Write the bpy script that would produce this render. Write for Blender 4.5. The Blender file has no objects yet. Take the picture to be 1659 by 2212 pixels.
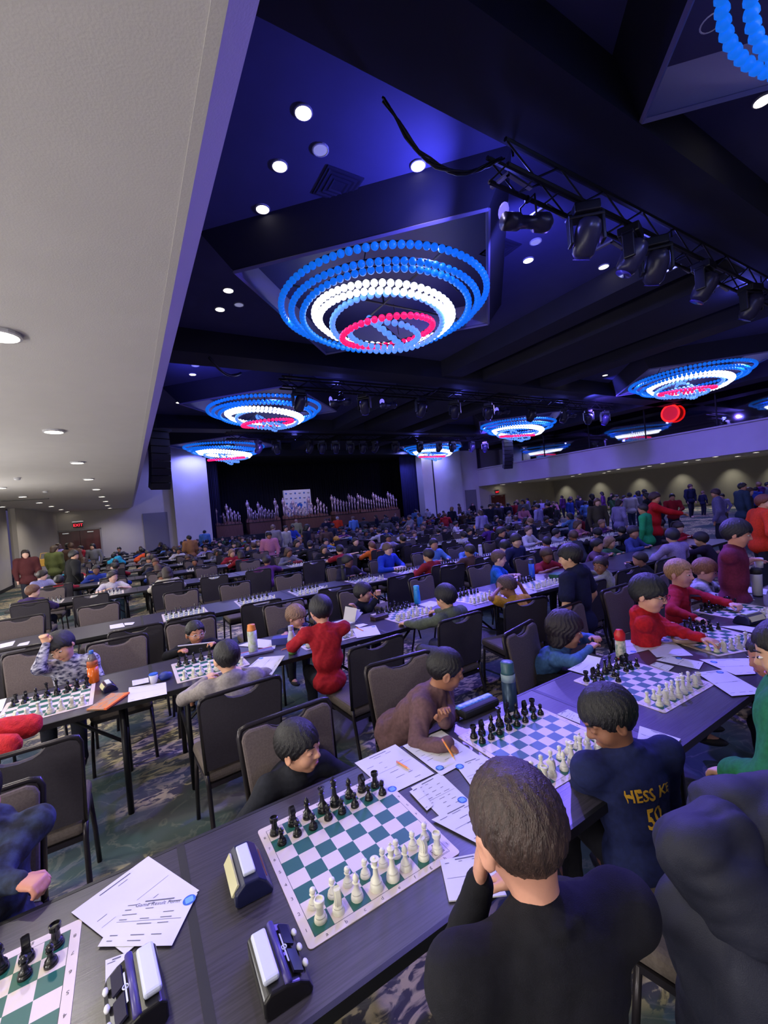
import bpy, math, random
import numpy as np
from mathutils import Vector, Matrix
random.seed(7)
C = bpy.context.scene.collection
SC = bpy.context.scene
PI = math.pi

# ---------------------------------------------------------------- camera, world, light, exposure
CH = 1.868; FPX = 920.0; CX, CY = 829.5, 1106.0
_ya, _pi, _ro = math.radians(31.18), math.radians(-.524), math.radians(-5.105)
_f = np.array([math.sin(_ya)*math.cos(_pi), math.cos(_ya)*math.cos(_pi), math.sin(_pi)])
_r = np.array([math.cos(_ya), -math.sin(_ya), 0.]); _u = np.cross(_r, _f)
CR = np.stack([_r*math.cos(_ro)+_u*math.sin(_ro), -_r*math.sin(_ro)+_u*math.cos(_ro), -_f], 1)
cam = bpy.data.cameras.new('camera'); co = bpy.data.objects.new('camera', cam); C.objects.link(co)
cam.sensor_fit = 'VERTICAL'; cam.sensor_height = 36; cam.lens = FPX/2212*36
cam.clip_start = .02; cam.clip_end = 200
M4 = Matrix([list(CR[0])+[0], list(CR[1])+[0], list(CR[2])+[CH], [0, 0, 0, 1]])
co.matrix_world = M4
SC.camera = co
SC.view_settings.view_transform = 'Standard'; SC.view_settings.look = 'None'
SC.view_settings.gamma = 1; SC.view_settings.use_curve_mapping = False
SC.view_settings.exposure = 0.0
SC.cycles.use_denoising = True
SC.cycles.max_bounces = 5; SC.cycles.diffuse_bounces = 3; SC.cycles.glossy_bounces = 3
SC.cycles.transmission_bounces = 4; SC.cycles.transparent_max_bounces = 6
SC.cycles.sample_clamp_indirect = 4; SC.cycles.sample_clamp_direct = 30
SC.cycles.caustics_reflective = False; SC.cycles.caustics_refractive = False
w = bpy.data.worlds.new('world'); SC.world = w; w.use_nodes = True
w.node_tree.nodes['Background'].inputs[0].default_value = (.10, .09, .22, 1)
w.node_tree.nodes['Background'].inputs[1].default_value = .5

def area(name, loc, size, energy, col, rot=(0, 0, 0), sy=None):
    l = bpy.data.lights.new(name, 'AREA'); l.energy = energy; l.color = col; l.size = size
    if sy: l.shape = 'RECTANGLE'; l.size_y = sy
    o = bpy.data.objects.new(name, l); o.location = loc; o.rotation_euler = rot; C.objects.link(o); return o
def spot(name, loc, tgt, energy, col, ang=100, blend=.6, rad=.05):
    l = bpy.data.lights.new(name, 'SPOT'); l.energy = energy; l.color = col; l.spot_size = math.radians(ang); l.spot_blend = blend; l.shadow_soft_size = rad
    o = bpy.data.objects.new(name, l); o.location = loc
    o.rotation_euler = (Vector(tgt)-Vector(loc)).to_track_quat('-Z', 'Y').to_euler(); C.objects.link(o); return o
WARM = (1., .93, .80); VIO = (.36, .27, 1.); BLU = (.06, .12, 1.)
CEIL = 6.9      # hall ceiling
LOW = 3.19      # low ceiling on the left
# large lamps of the hall behind the camera and overhead
area('hall_lamp', (4.5, -5.5, 6.6), 5, 60, (.62, .55, 1.), sy=3)
area('hall_lamp', (13, -3, 6.6), 5, 240, (.5, .42, 1.), sy=3)
area('aisle_lamp', (-2.6, -2.2, 3.1), 2.2, 60, WARM, sy=1.2)
for (x, y, e) in [(2.27, 4.8, 150), (4.1, 4.9, 120), (5.85, 5.0, 120), (2.27, 8.5, 110), (7.6, 6.8, 120), (10.8, 8.5, 160), (2.27, 14.3, 140), (7.6, 15, 170), (13, 12, 220), (13, 20, 260), (2.27, 23, 120), (20, 8, 220), (20, 16, 240)]:
    spot('ceiling_lamp', (x, y, CEIL-.14), (x, y, 0), e*(1.15 if y < 7 else 1.7), (.60, .52, 1.), 125, .7, .06)
for (x, y) in [(-.67, 6.57), (-.67, 9.38), (-.67, 12.2), (-.67, 15.1), (-.67, 18.2), (-.67, 20.9), (-.67, 24.2), (-.67, 27.), (-2.6, 16.5), (-2.6, 22.3), (-2.6, 3.5), (-.67, .9), (-.67, 3.7)]:
    spot('aisle_lamp', (x, y, LOW-.05), (x, y, 0), 100 if y < 5 else 110, WARM, 150, .8, .07)
for y in (-3, .5, 4, 8, 12.5):       # added fill points, unseen, that brighten the low ceiling
    l = bpy.data.lights.new('low_ceiling_fill', 'POINT'); l.energy = 165; l.color = (1., .97, .95); l.shadow_soft_size = .15
    o = bpy.data.objects.new('low_ceiling_fill', l); o.location = (-3.3-(.2 if y > 10 else 0), y, 1.5); C.objects.link(o)
# violet wash thrown on the stage piers, the balcony front and the tables
spot('wash_lamp', (6, 19.5, 5.6), (3.4, 28.6, 3.0), 340, (.19, .12, 1.), 70, .8, .1)
spot('wash_lamp', (19, 19.5, 5.6), (23, 28.6, 3.4), 520, (.19, .12, 1.), 70, .8, .1)
for y in (4, 12, 20):
    spot('wash_lamp', (19.5, y, 5.9), (27.4, y+1, 3.6), 900, (.17, .10, 1.), 110, .9, .1)
spot('wash_lamp', (6.5, 4.4, 5.7), (2.1, 1.6, .7), 2000, (.17, .11, 1.), 70, .9, .08)
spot('wash_lamp', (8, 9.6, 5.7), (3.0, 4.6, .7), 3000, (.18, .12, 1.), 80, .9, .08)
spot('wash_lamp', (14, 12.3, 5.7), (9, 12, .7), 1500, (.27, .21, 1.), 110, .9, .08)
spot('wash_lamp', (20, 12.3, 5.7), (19, 16, .7), 1500, (.27, .21, 1.), 120, .9, .08)
spot('stage_fill', (11, 26.5, 5.9), (11.5, 30, 2.2), 260, (.85, .75, 1.), 75, .8, .05); spot('stage_fill', (17, 26.5, 5.9), (17, 30, 2.2), 200, (.85, .7, 1.), 65, .8, .05)  # spots added to brighten the trophies and the banner
for px in (1250, 1320, 1403, 1494, 1607, 1700):
    y = 38.1*(math.cos(math.atan2(1, 0))+1)*0+{1250: 27.2, 1320: 23.6, 1403: 19.9, 1494: 16.7, 1607: 13.4, 1700: 10.8}[px]
    spot('wall_lamp', (37.1, y, 3.05), (38.1, y, .9), 95, (1., .95, .76), 78, 1., .08)
for y in (7, 13, 19, 25):
    spot('wall_lamp', (31.5, y, 3.0), (31.5, y, 0), 280, (1., .95, .92), 140, .8, .08)
for (x, y) in [(5.0, 3.9), (8.5, 3.8), (13, 3.8), (18, 3.8), (6.5, 12.9), (12, 12.9), (18.5, 12.9), (8, 21.4), (16, 21.4)]:   # blue fill points added above the trusses to tint the hall ceiling
    l = bpy.data.lights.new('ceiling_blue_fill', 'POINT'); l.energy = 34; l.color = (.12, .13, 1.); l.shadow_soft_size = .12
    o = bpy.data.objects.new('ceiling_blue_fill', l); o.location = (x, y+.25, 6.02); C.objects.link(o)
spot('ceiling_wash', (4.7, 4.6, 5.9), (3.0, 5.4, 6.9), 300, (.13, .13, 1.), 120, .9, .04); spot('ceiling_wash', (6.0, 4.6, 5.9), (7.6, 6.6, 6.9), 260, (.13, .13, 1.), 120, .9, .04)
spot('ceiling_wash', (1.7, 13.2, 5.9), (3.0, 14.6, 6.9), 240, (.13, .13, 1.), 120, .9, .04); spot('ceiling_wash', (19, 12, 5.9), (21, 11.6, 6.9), 260, (.13, .13, 1.), 120, .9, .04)

# ---------------------------------------------------------------- projection helpers: a pixel meets a real plane
def ray(px, py):
    return CR @ np.array([(px-CX)/FPX, -(py-CY)/FPX, -1.])
def atz(px, py, z):
    d = ray(px, py); t = (z-CH)/d[2]; return Vector((d[0]*t, d[1]*t, z))
def aty(px, py, y):
    d = ray(px, py); t = y/d[1]; return Vector((d[0]*t, y, CH+d[2]*t))
def pix(p):
    q = (np.array(p)-np.array([0, 0, CH])) @ CR
    if q[2] > -.05: return (-9999, -9999)
    return (CX+FPX*q[0]/-q[2], CY-FPX*q[1]/-q[2])
def inframe(p, m=40):
    x, y = pix(p); return -m < x < 1659+m and -m < y < 2212+m

# ---------------------------------------------------------------- materials
def lin(c):
    return tuple(((v/255)/12.92 if v/255 <= .04045 else (((v/255)+.055)/1.055)**2.4) for v in c)+(1,)
MATS = {}
def mat(name, col, rough=.6, metal=0., emit=0., noise=0., nscale=40., bump=0., bscale=300., spec=.5, col2=None, stretch=None, alpha=None, trans=0., sheen=0.):
    key = name
    if key in MATS: return MATS[key]
    m = bpy.data.materials.new(name); m.use_nodes = True; nt = m.node_tree; b = nt.nodes['Principled BSDF']
    b.inputs['Base Color'].default_value = lin(col); b.inputs['Roughness'].default_value = rough
    b.inputs['Metallic'].default_value = metal; b.inputs['Specular IOR Level'].default_value = spec
    if trans: b.inputs['Transmission Weight'].default_value = trans
    if sheen: b.inputs['Sheen Weight'].default_value = sheen
    if emit:
        b.inputs['Emission Color'].default_value = lin(col); b.inputs['Emission Strength'].default_value = emit
    if noise or bump:
        tc = nt.nodes.new('ShaderNodeTexCoord'); src = tc.outputs['Object']
        if stretch:
            mp = nt.nodes.new('ShaderNodeMapping'); mp.inputs['Scale'].default_value = stretch
            nt.links.new(src, mp.inputs['Vector']); src = mp.outputs[0]
    if noise:
        n = nt.nodes.new('ShaderNodeTexNoise'); n.inputs['Scale'].default_value = nscale; n.inputs['Detail'].default_value = 4
        nt.links.new(src, n.inputs['Vector'])
        r = nt.nodes.new('ShaderNodeValToRGB')
        c1 = lin(col); c2 = lin(col2) if col2 else tuple(v*(1-noise) for v in c1[:3])+(1,)
        r.color_ramp.elements[0].position = .38; r.color_ramp.elements[0].color = c2
        r.color_ramp.elements[1].position = .62; r.color_ramp.elements[1].color = c1
        nt.links.new(n.outputs[0], r.inputs[0]); nt.links.new(r.outputs[0], b.inputs['Base Color'])
    if bump:
        n2 = nt.nodes.new('ShaderNodeTexNoise'); n2.inputs['Scale'].default_value = bscale; n2.inputs['Detail'].default_value = 3
        nt.links.new(src, n2.inputs['Vector'])
        bp = nt.nodes.new('ShaderNodeBump'); bp.inputs['Strength'].default_value = bump; bp.inputs['Distance'].default_value = .01
        nt.links.new(n2.outputs[0], bp.inputs['Height']); nt.links.new(bp.outputs[0], b.inputs['Normal'])
    MATS[key] = m; return m
def cloth(col, name=None):
    return mat(name or 'cloth_%d_%d_%d' % col, col, .85, noise=.22, nscale=60, bump=.35, bscale=700, spec=.25)
def hairm(col):
    return mat('hair_%d_%d_%d' % col, col, .42, noise=.45, nscale=120, bump=.5, bscale=350, stretch=(1, 1, .25), spec=.5)
def skinm(col):
    return mat('skin_%d_%d_%d' % col, col, .5, noise=.06, nscale=25, bump=.06, bscale=400)

# ---------------------------------------------------------------- mesh helpers
def link(name, me, parent=None, mats=(), smooth=False):
    o = bpy.data.objects.new(name, me); C.objects.link(o)
    for m in mats: me.materials.append(m)
    if smooth: me.shade_smooth()
    if parent is not None: o.parent = parent
    return o
def tag(o, label=None, cat=None, group=None, kind=None):
    if label: o['label'] = label
    if cat: o['category'] = cat
    if group: o['group'] = group
    if kind: o['kind'] = kind
    return o
def thing(name, label, cat, loc=(0, 0, 0), rz=0, group=None):
    o = bpy.data.objects.new(name, None); C.objects.link(o); o.empty_display_size = .05
    o.location = loc; o.rotation_euler = (0, 0, rz); return tag(o, label, cat, group)
class MB:
    def __init__(s): s.v = []; s.f = []; s.m = []; s.k = 0
    def add(s, vs, fs):
        b = len(s.v); s.v += [tuple(p) for p in vs]; s.f += [tuple(i+b for i in f) for f in fs]; s.m += [s.k]*len(fs); return s
    def box(s, c, d, rz=0, taper=1., R=None):
        x, y, z = [k/2 for k in d]; vs = []
        for sz in (-1, 1):
            t = taper if sz > 0 else 1
            for sx, sy in ((-1, -1), (1, -1), (1, 1), (-1, 1)): vs.append(Vector((sx*x*t, sy*y*t, sz*z)))
        if rz: R = Matrix.Rotation(rz, 3, 'Z')
        if R is not None: vs = [R @ p for p in vs]
        vs = [p+Vector(c) for p in vs]
        return s.add(vs, [(3, 2, 1, 0), (4, 5, 6, 7), (0, 1, 5, 4), (1, 2, 6, 5), (2, 3, 7, 6), (3, 0, 4, 7)])
    def tube(s, pts, r, n=8, caps=True):
        pts = [Vector(p) for p in pts]; rs = r if isinstance(r, (list, tuple)) else [r]*len(pts); vs = []; up = None
        for i, p in enumerate(pts):
            d = (pts[min(i+1, len(pts)-1)]-pts[max(i-1, 0)]).normalized()
            if up is None: up = Vector((0, 0, 1)) if abs(d.z) < .9 else Vector((1, 0, 0))
            a = d.cross(up)
            if a.length < 1e-4: a = d.cross(Vector((0, 1, 0)))
            a.normalize(); bb = a.cross(d).normalized(); up = bb
            for k in range(n):
                t = 2*PI*k/n; vs.append(p+(a*math.cos(t)+bb*math.sin(t))*rs[i])
        fs = [(i*n+k, i*n+(k+1) % n, (i+1)*n+(k+1) % n, (i+1)*n+k) for i in range(len(pts)-1) for k in range(n)]
        if caps: fs += [tuple(range(n-1, -1, -1)), tuple((len(pts)-1)*n+k for k in range(n))]
        return s.add(vs, fs)
    def lathe(s, prof, n=16, c=(0, 0, 0), M=None):
        vs = []; fs = []
        for (r, z) in prof:
            for k in range(n):
                t = 2*PI*k/n; vs.append(Vector((r*math.cos(t), r*math.sin(t), z)))
        L = len(prof)
        fs = [(i*n+k, i*n+(k+1) % n, (i+1)*n+(k+1) % n, (i+1)*n+k) for i in range(L-1) for k in range(n)]
        fs += [tuple(range(n-1, -1, -1)), tuple((L-1)*n+k for k in range(n))]
        if M is not None: vs = [M @ p for p in vs]
        return s.add([p+Vector(c) for p in vs], fs)
    def prism(s, poly, z0, z1, M=None):
        n = len(poly); vs = [Vector((x, y, z0)) for x, y in poly]+[Vector((x, y, z1)) for x, y in poly]
        if M is not None: vs = [M @ p for p in vs]
        return s.add(vs, [tuple(range(n-1, -1, -1)), tuple(range(n, 2*n))]+[(i, (i+1) % n, n+(i+1) % n, n+i) for i in range(n)])
    def ball(s, c, r, seg=10, rings=7, R=None):
        rr = r if isinstance(r, (tuple, list)) else (r, r, r); vs = []; c = Vector(c)
        for i in range(1, rings):
            a = PI*i/rings
            for k in range(seg):
                t = 2*PI*k/seg; vs.append(Vector((rr[0]*math.sin(a)*math.cos(t), rr[1]*math.sin(a)*math.sin(t), rr[2]*math.cos(a))))
        vs += [Vector((0, 0, rr[2])), Vector((0, 0, -rr[2]))]
        if R is not None: vs = [R @ p for p in vs]
        fs = [((i+1)*seg+k, (i+1)*seg+(k+1) % seg, i*seg+(k+1) % seg, i*seg+k) for i in range(rings-2) for k in range(seg)]
        T = (rings-1)*seg
        fs += [(k, (k+1) % seg, T) for k in range(seg)]+[((rings-2)*seg+(k+1) % seg, (rings-2)*seg+k, T+1) for k in range(seg)]
        return s.add([p+c for p in vs], fs)
    def disc(s, c, r, n=20, z=0, rx=None):
        rx = rx or r
        return s.add([(c[0]+rx*math.cos(2*PI*k/n), c[1]+r*math.sin(2*PI*k/n), z) for k in range(n)], [tuple(range(n))])
    def mesh(s, name):
        me = bpy.data.meshes.new(name); me.from_pydata(s.v, [], s.f)
        if any(s.m): me.polygons.foreach_set('material_index', s.m)
        me.update(); return me
    def build(s, name, mats, parent=None, smooth=False, loc=None, rot=None):
        if not isinstance(mats, (list, tuple)): mats = [mats]
        o = link(name, s.mesh(name), parent, mats, smooth)
        if loc is not None: o.location = loc
        if rot is not None: o.rotation_euler = rot
        return o
def bevel(o, wd, seg=2):
    md = o.modifiers.new('bevel', 'BEVEL'); md.width = wd; md.segments = seg; md.limit_method = 'ANGLE'; md.angle_limit = math.radians(40); return o
KIDS = {}
def dup(root, loc, rz=0, label=None, group=None, scale=None, remap=None):
    kids = KIDS.get(root.name)
    if kids is None: kids = KIDS[root.name] = [(ch, list(ch.children)) for ch in root.children]
    r = root.copy(); C.objects.link(r); r.location = loc; r.rotation_euler = (0, 0, rz)
    if label: r['label'] = label
    if group: r['group'] = group
    if scale: r.scale = (scale,)*3 if not isinstance(scale, (tuple, list)) else scale
    def cp(ch, par):
        c = ch.copy(); C.objects.link(c); c.parent = par
        if remap and ch.type == 'MESH':
            for k, mm in remap.items():
                if c.name.split('.')[0] == k:
                    c.material_slots[0].link = 'OBJECT'; c.material_slots[0].material = mm
        return c
    if root.type == 'MESH' and remap and '*' in remap:
        r.material_slots[0].link = 'OBJECT'; r.material_slots[0].material = remap['*']
    for ch, gs in kids:
        c = cp(ch, r)
        for g in gs: cp(g, c)
    return r
GL = {}
def glyph(t, bold=0.):
    if t not in GL:
        cu = bpy.data.curves.new('g', 'FONT'); cu.body = t; cu.align_x = 'CENTER'; cu.align_y = 'CENTER'; cu.resolution_u = 2; cu.offset = bold
        ob = bpy.data.objects.new('g', cu); C.objects.link(ob); bpy.context.view_layer.update()
        me = bpy.data.meshes.new_from_object(ob.evaluated_get(bpy.context.evaluated_depsgraph_get()))
        GL[t] = ([v.co.copy() for v in me.vertices], [tuple(p.vertices) for p in me.polygons])
        bpy.data.objects.remove(ob); bpy.data.curves.remove(cu); bpy.data.meshes.remove(me)
    return GL[t]
def text(mb, t, size, M, bold=0.):
    vs, fs = glyph(t, bold); mb.add([M @ (v*size) for v in vs], fs)
ORD = ['zeroth', 'first', 'second', 'third', 'fourth', 'fifth', 'sixth', 'seventh', 'eighth', 'ninth', 'tenth', 'eleventh', 'twelfth', 'thirteenth', 'fourteenth', 'fifteenth', 'sixteenth', 'seventeenth', 'eighteenth', 'nineteenth', 'twentieth']+['%dth' % i for i in range(21, 90)]

# ---------------------------------------------------------------- organic surfaces: smooth unions of tapered limbs turned into one mesh
def nrm(v): return v/(np.linalg.norm(v)+1e-12)
def V(*a): return np.array(a, float)
class Org:
    def __init__(s, h): s.p = []; s.h = h
    def cap(s, a, b, ra, rb, k=.02, sub=0): s.p.append(('c', np.array(a, float), np.array(b, float), ra, rb, k, sub)); return s
    def ell(s, c, r, R=None, k=.02, sub=0): s.p.append(('e', np.array(c, float), np.array(r, float), R, 0, k, sub)); return s
    def fun(s, lo, hi, f, k=.0, sub=0): s.p.append(('f', np.array(lo, float), np.array(hi, float), f, 0, k, sub)); return s
    def bounds(s, p):
        if p[0] == 'c':
            r = max(p[3], p[4]); return np.minimum(p[1], p[2])-r, np.maximum(p[1], p[2])+r
        if p[0] == 'e':
            r = p[2].max() if p[3] is not None else p[2]; return p[1]-r, p[1]+r
        return p[1], p[2]
    def solve(s, wr=0., seed=0):
        h = s.h; L = [s.bounds(p) for p in s.p if not p[6]]
        lo = np.min([a for a, b in L], 0)-3*h; hi = np.max([b for a, b in L], 0)+3*h
        n = np.ceil((hi-lo)/h).astype(int)+1
        ax = [lo[i]+h*np.arange(n[i]) for i in range(3)]
        D = np.full(n, .3, np.float32)
        for p in s.p:
            a, b = s.bounds(p); mg = p[5]+.02+2*h
            i0 = np.clip(((a-mg-lo)/h).astype(int), 0, n-1); i1 = np.clip(((b+mg-lo)/h).astype(int)+2, 1, n)
            sl = tuple(slice(i0[i], i1[i]) for i in range(3))
            X = ax[0][sl[0]][:, None, None]; Y = ax[1][sl[1]][None, :, None]; Z = ax[2][sl[2]][None, None, :]
            if p[0] == 'c':
                A, B = p[1], p[2]; d = B-A; dd = d@d+1e-12
                t = np.clip(((X-A[0])*d[0]+(Y-A[1])*d[1]+(Z-A[2])*d[2])/dd, 0, 1)
                q = np.sqrt((X-A[0]-t*d[0])**2+(Y-A[1]-t*d[1])**2+(Z-A[2]-t*d[2])**2)-(p[3]+(p[4]-p[3])*t)
            elif p[0] == 'e':
                c, r, R = p[1], p[2], p[3]; x, y, z = X-c[0], Y-c[1], Z-c[2]
                if R is not None:
                    x, y, z = (x*R[0, 0]+y*R[1, 0]+z*R[2, 0], x*R[0, 1]+y*R[1, 1]+z*R[2, 1], x*R[0, 2]+y*R[1, 2]+z*R[2, 2])
                k0 = np.sqrt((x/r[0])**2+(y/r[1])**2+(z/r[2])**2); k1 = np.sqrt((x/r[0]**2)**2+(y/r[1]**2)**2+(z/r[2]**2)**2)+1e-9
                q = k0*(k0-1)/k1
            else: q = p[3](X, Y, Z)
            O = D[sl]; k = p[5]
            if p[6]:
                q = -q
                if k > 0: hh = np.clip(.5-.5*(q-O)/k, 0, 1); D[sl] = q*(1-hh)+O*hh+k*hh*(1-hh)
                else: D[sl] = np.maximum(O, q)
            else:
                if k > 0: hh = np.clip(.5+.5*(q-O)/k, 0, 1); D[sl] = q*(1-hh)+O*hh-k*hh*(1-hh)
                else: D[sl] = np.minimum(O, q)
        if wr:
            idx = np.argwhere(np.abs(D) < .03+2*h); P = lo+idx*h; g = np.random.default_rng(seed)
            dsum = np.zeros(len(P))
            for fr in (14, 22, 33, 48):
                d1 = nrm(g.normal(size=3)); d2 = nrm(g.normal(size=3))
                w_ = np.sin(P@d1*fr*1.3+2.2*np.sin(P@d2*fr*.6+g.random()*6)+g.random()*6); dsum += (1-np.abs(w_))*(14/fr)**.6
            D[tuple(idx.T)] += ((dsum*.55-.6)*wr).astype(np.float32)
        return D, lo
    def surf(s, wr=0., seed=0):
        D, lo = s.solve(wr, seed); h = s.h
        S = D < 0; nx, ny, nz = D.shape
        cnt = np.zeros((nx-1, ny-1, nz-1), np.uint8)
        off = [(a, b, c) for a in (0, 1) for b in (0, 1) for c in (0, 1)]
        for a, b, c in off: cnt += S[a:nx-1+a, b:ny-1+b, c:nz-1+c]
        act = (cnt > 0) & (cnt < 8); I = np.argwhere(act); idx = np.full(act.shape, -1, np.int64); idx[act] = np.arange(len(I))
        pos = np.zeros((len(I), 3)); num = np.zeros(len(I))
        for a in off:
            for k in range(3):
                if a[k]: continue
                b = list(a); b[k] = 1
                ia = I+np.array(a); ib = I+np.array(b)
                v0 = D[tuple(ia.T)]; v1 = D[tuple(ib.T)]; m = (v0 < 0) != (v1 < 0)
                t = v0[m]/(v0[m]-v1[m]); q = np.tile(np.array(a, float), (m.sum(), 1)); q[:, k] = t
                pos[m] += q; num[m] += 1
        vs = lo+(I+pos/num[:, None])*h
        Q = []
        for k in range(3):
            j, l = (k+1) % 3, (k+2) % 3
            sa = [slice(1, -1)]*3; sa[k] = slice(0, -1); sb = [slice(1, -1)]*3; sb[k] = slice(1, None)
            A = S[tuple(sa)]; B = S[tuple(sb)]; e = np.argwhere(A != B); inside = A[tuple(e.T)]
            o = np.zeros(3, int); o[j] = 1; o[l] = 1; base = e+o; base[:, k] = e[:, k]
            def cell(dj, dl):
                c = base.copy(); c[:, j] += dj; c[:, l] += dl; return idx[tuple(c.T)]
            q = np.stack([cell(-1, -1), cell(0, -1), cell(0, 0), cell(-1, 0)], 1)
            q[~inside] = q[~inside][:, ::-1]; Q.append(q)
        return vs, np.concatenate(Q)
    def mesh(s, name, wr=0., seed=0):
        vs, q = s.surf(wr, seed); me = bpy.data.meshes.new(name)
        me.vertices.add(len(vs)); me.vertices.foreach_set('co', vs.astype(np.float32).ravel())
        me.loops.add(len(q)*4); me.loops.foreach_set('vertex_index', q.astype(np.int32).ravel())
        me.polygons.add(len(q)); me.polygons.foreach_set('loop_start', np.arange(0, len(q)*4, 4, dtype=np.int32))
        me.update(calc_edges=True); me.validate(); me.shade_smooth(); return me

def rot3(yaw=0, pitch=0, roll=0):       # head / torso frames: columns right, forward, up; yaw + = turn to own left, pitch + = look down
    cy, sy = math.cos(yaw), math.sin(yaw); cp, sp = math.cos(-pitch), math.sin(-pitch); cr, sr = math.cos(roll), math.sin(roll)
    Rz = np.array([[cy, -sy, 0], [sy, cy, 0], [0, 0, 1]]); Rx = np.array([[1, 0, 0], [0, cp, -sp], [0, sp, cp]]); Ry = np.array([[cr, 0, sr], [0, 1, 0], [-sr, 0, cr]])
    return Rz@Rx@Ry
def ik(S, T, U, Fo, hint):
    d = T-S; L = np.linalg.norm(d); Lm = min(L, (U+Fo)*.985); dn = d/(L+1e-9); T = S+dn*Lm
    a = (U*U-Fo*Fo+Lm*Lm)/(2*Lm+1e-9); h = math.sqrt(max(U*U-a*a, 0)); p = hint-(hint@dn)*dn
    return S+dn*a+nrm(p)*h, T
SKULL = ((0, -.008, .018), (.073, .09, .088))
def hair_shape(g, hc, Rh, hs, style, fine):
    T = {'short': .009, 'buzz': .004, 'thick': .014, 'bowl': .018, 'bangs': .014, 'fluffy': .02, 'curly': .026, 'long': .014}[style]
    ys = [-.12, -.035, -.015, .02, .045, .062, .12]
    zs = {'short': [-.074, -.062, -.012, -.012, .035, .05, .055], 'buzz': [-.065, -.05, -.0, -.0, .04, .056, .06], 'thick': [-.078, -.065, -.025, -.022, .02, .036, .04],
          'bowl': [-.075, -.06, -.02, -.02, .012, .022, .024], 'bangs': [-.07, -.055, -.01, -.02, .02, .03, .034], 'fluffy': [-.07, -.055, -.01, -.01, .018, .03, .034],
          'curly': [-.1, -.1, -.08, -.05, .02, .036, .04], 'long': [-.1, -.1, -.09, -.05, .03, .045, .048]}[style]
    r = np.array([.073+T, .092+T, .088+T*1.15]); c0 = np.array([0, -.012, .02])
    amp = .0028 if fine else 0
    if style in ('curly', 'fluffy'): amp *= 1.8
    def f(X, Y, Z):
        x = X-hc[0]; y = Y-hc[1]; z = Z-hc[2]
        a = (x*Rh[0, 0]+y*Rh[1, 0]+z*Rh[2, 0])/hs; b = (x*Rh[0, 1]+y*Rh[1, 1]+z*Rh[2, 1])/hs; c = (x*Rh[0, 2]+y*Rh[1, 2]+z*Rh[2, 2])/hs
        u, v, w_ = a-c0[0], b-c0[1], c-c0[2]
        k0 = np.sqrt((u/r[0])**2+(v/r[1])**2+(w_/r[2])**2); k1 = np.sqrt((u/r[0]**2)**2+(v/r[1]**2)**2+(w_/r[2]**2)**2)+1e-9
        d = k0*(k0-1)/k1
        if style in ('curly', 'long'):
            k0 = np.sqrt((a/.092)**2+((b+.035)/.075)**2+((c+.06)/.13)**2); d = np.minimum(d, (k0-1)*.075)
        if style in ('short', 'buzz', 'bangs', 'thick'): d = d+(np.clip(-c, 0, .1)*.13 if fine == 2 else np.clip(-c, 0, .1)*.05-.003)
        if amp:
            th = np.arctan2(a, b+.02); d = d+amp*(np.sin(th*23+w_*70+3*np.sin(w_*60))*.6+np.sin(th*41-w_*110)*.4)
        zc = np.interp(b, ys, zs)+.18*np.abs(a)*(b > .03)*(-1)
        if fine: zc = zc+.006*np.sin(a*170)+.003*np.sin(a*390+1)
        cut = (zc-c)*.9
        q = np.maximum(d, cut); kk = .01; hh = np.clip(.5+.5*(d-cut)/kk, 0, 1); q = d*hh+cut*(1-hh)+kk*hh*(1-hh)
        return q*hs
    R = .17*hs; g.fun(hc-R, hc+R, f, 0)

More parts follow.
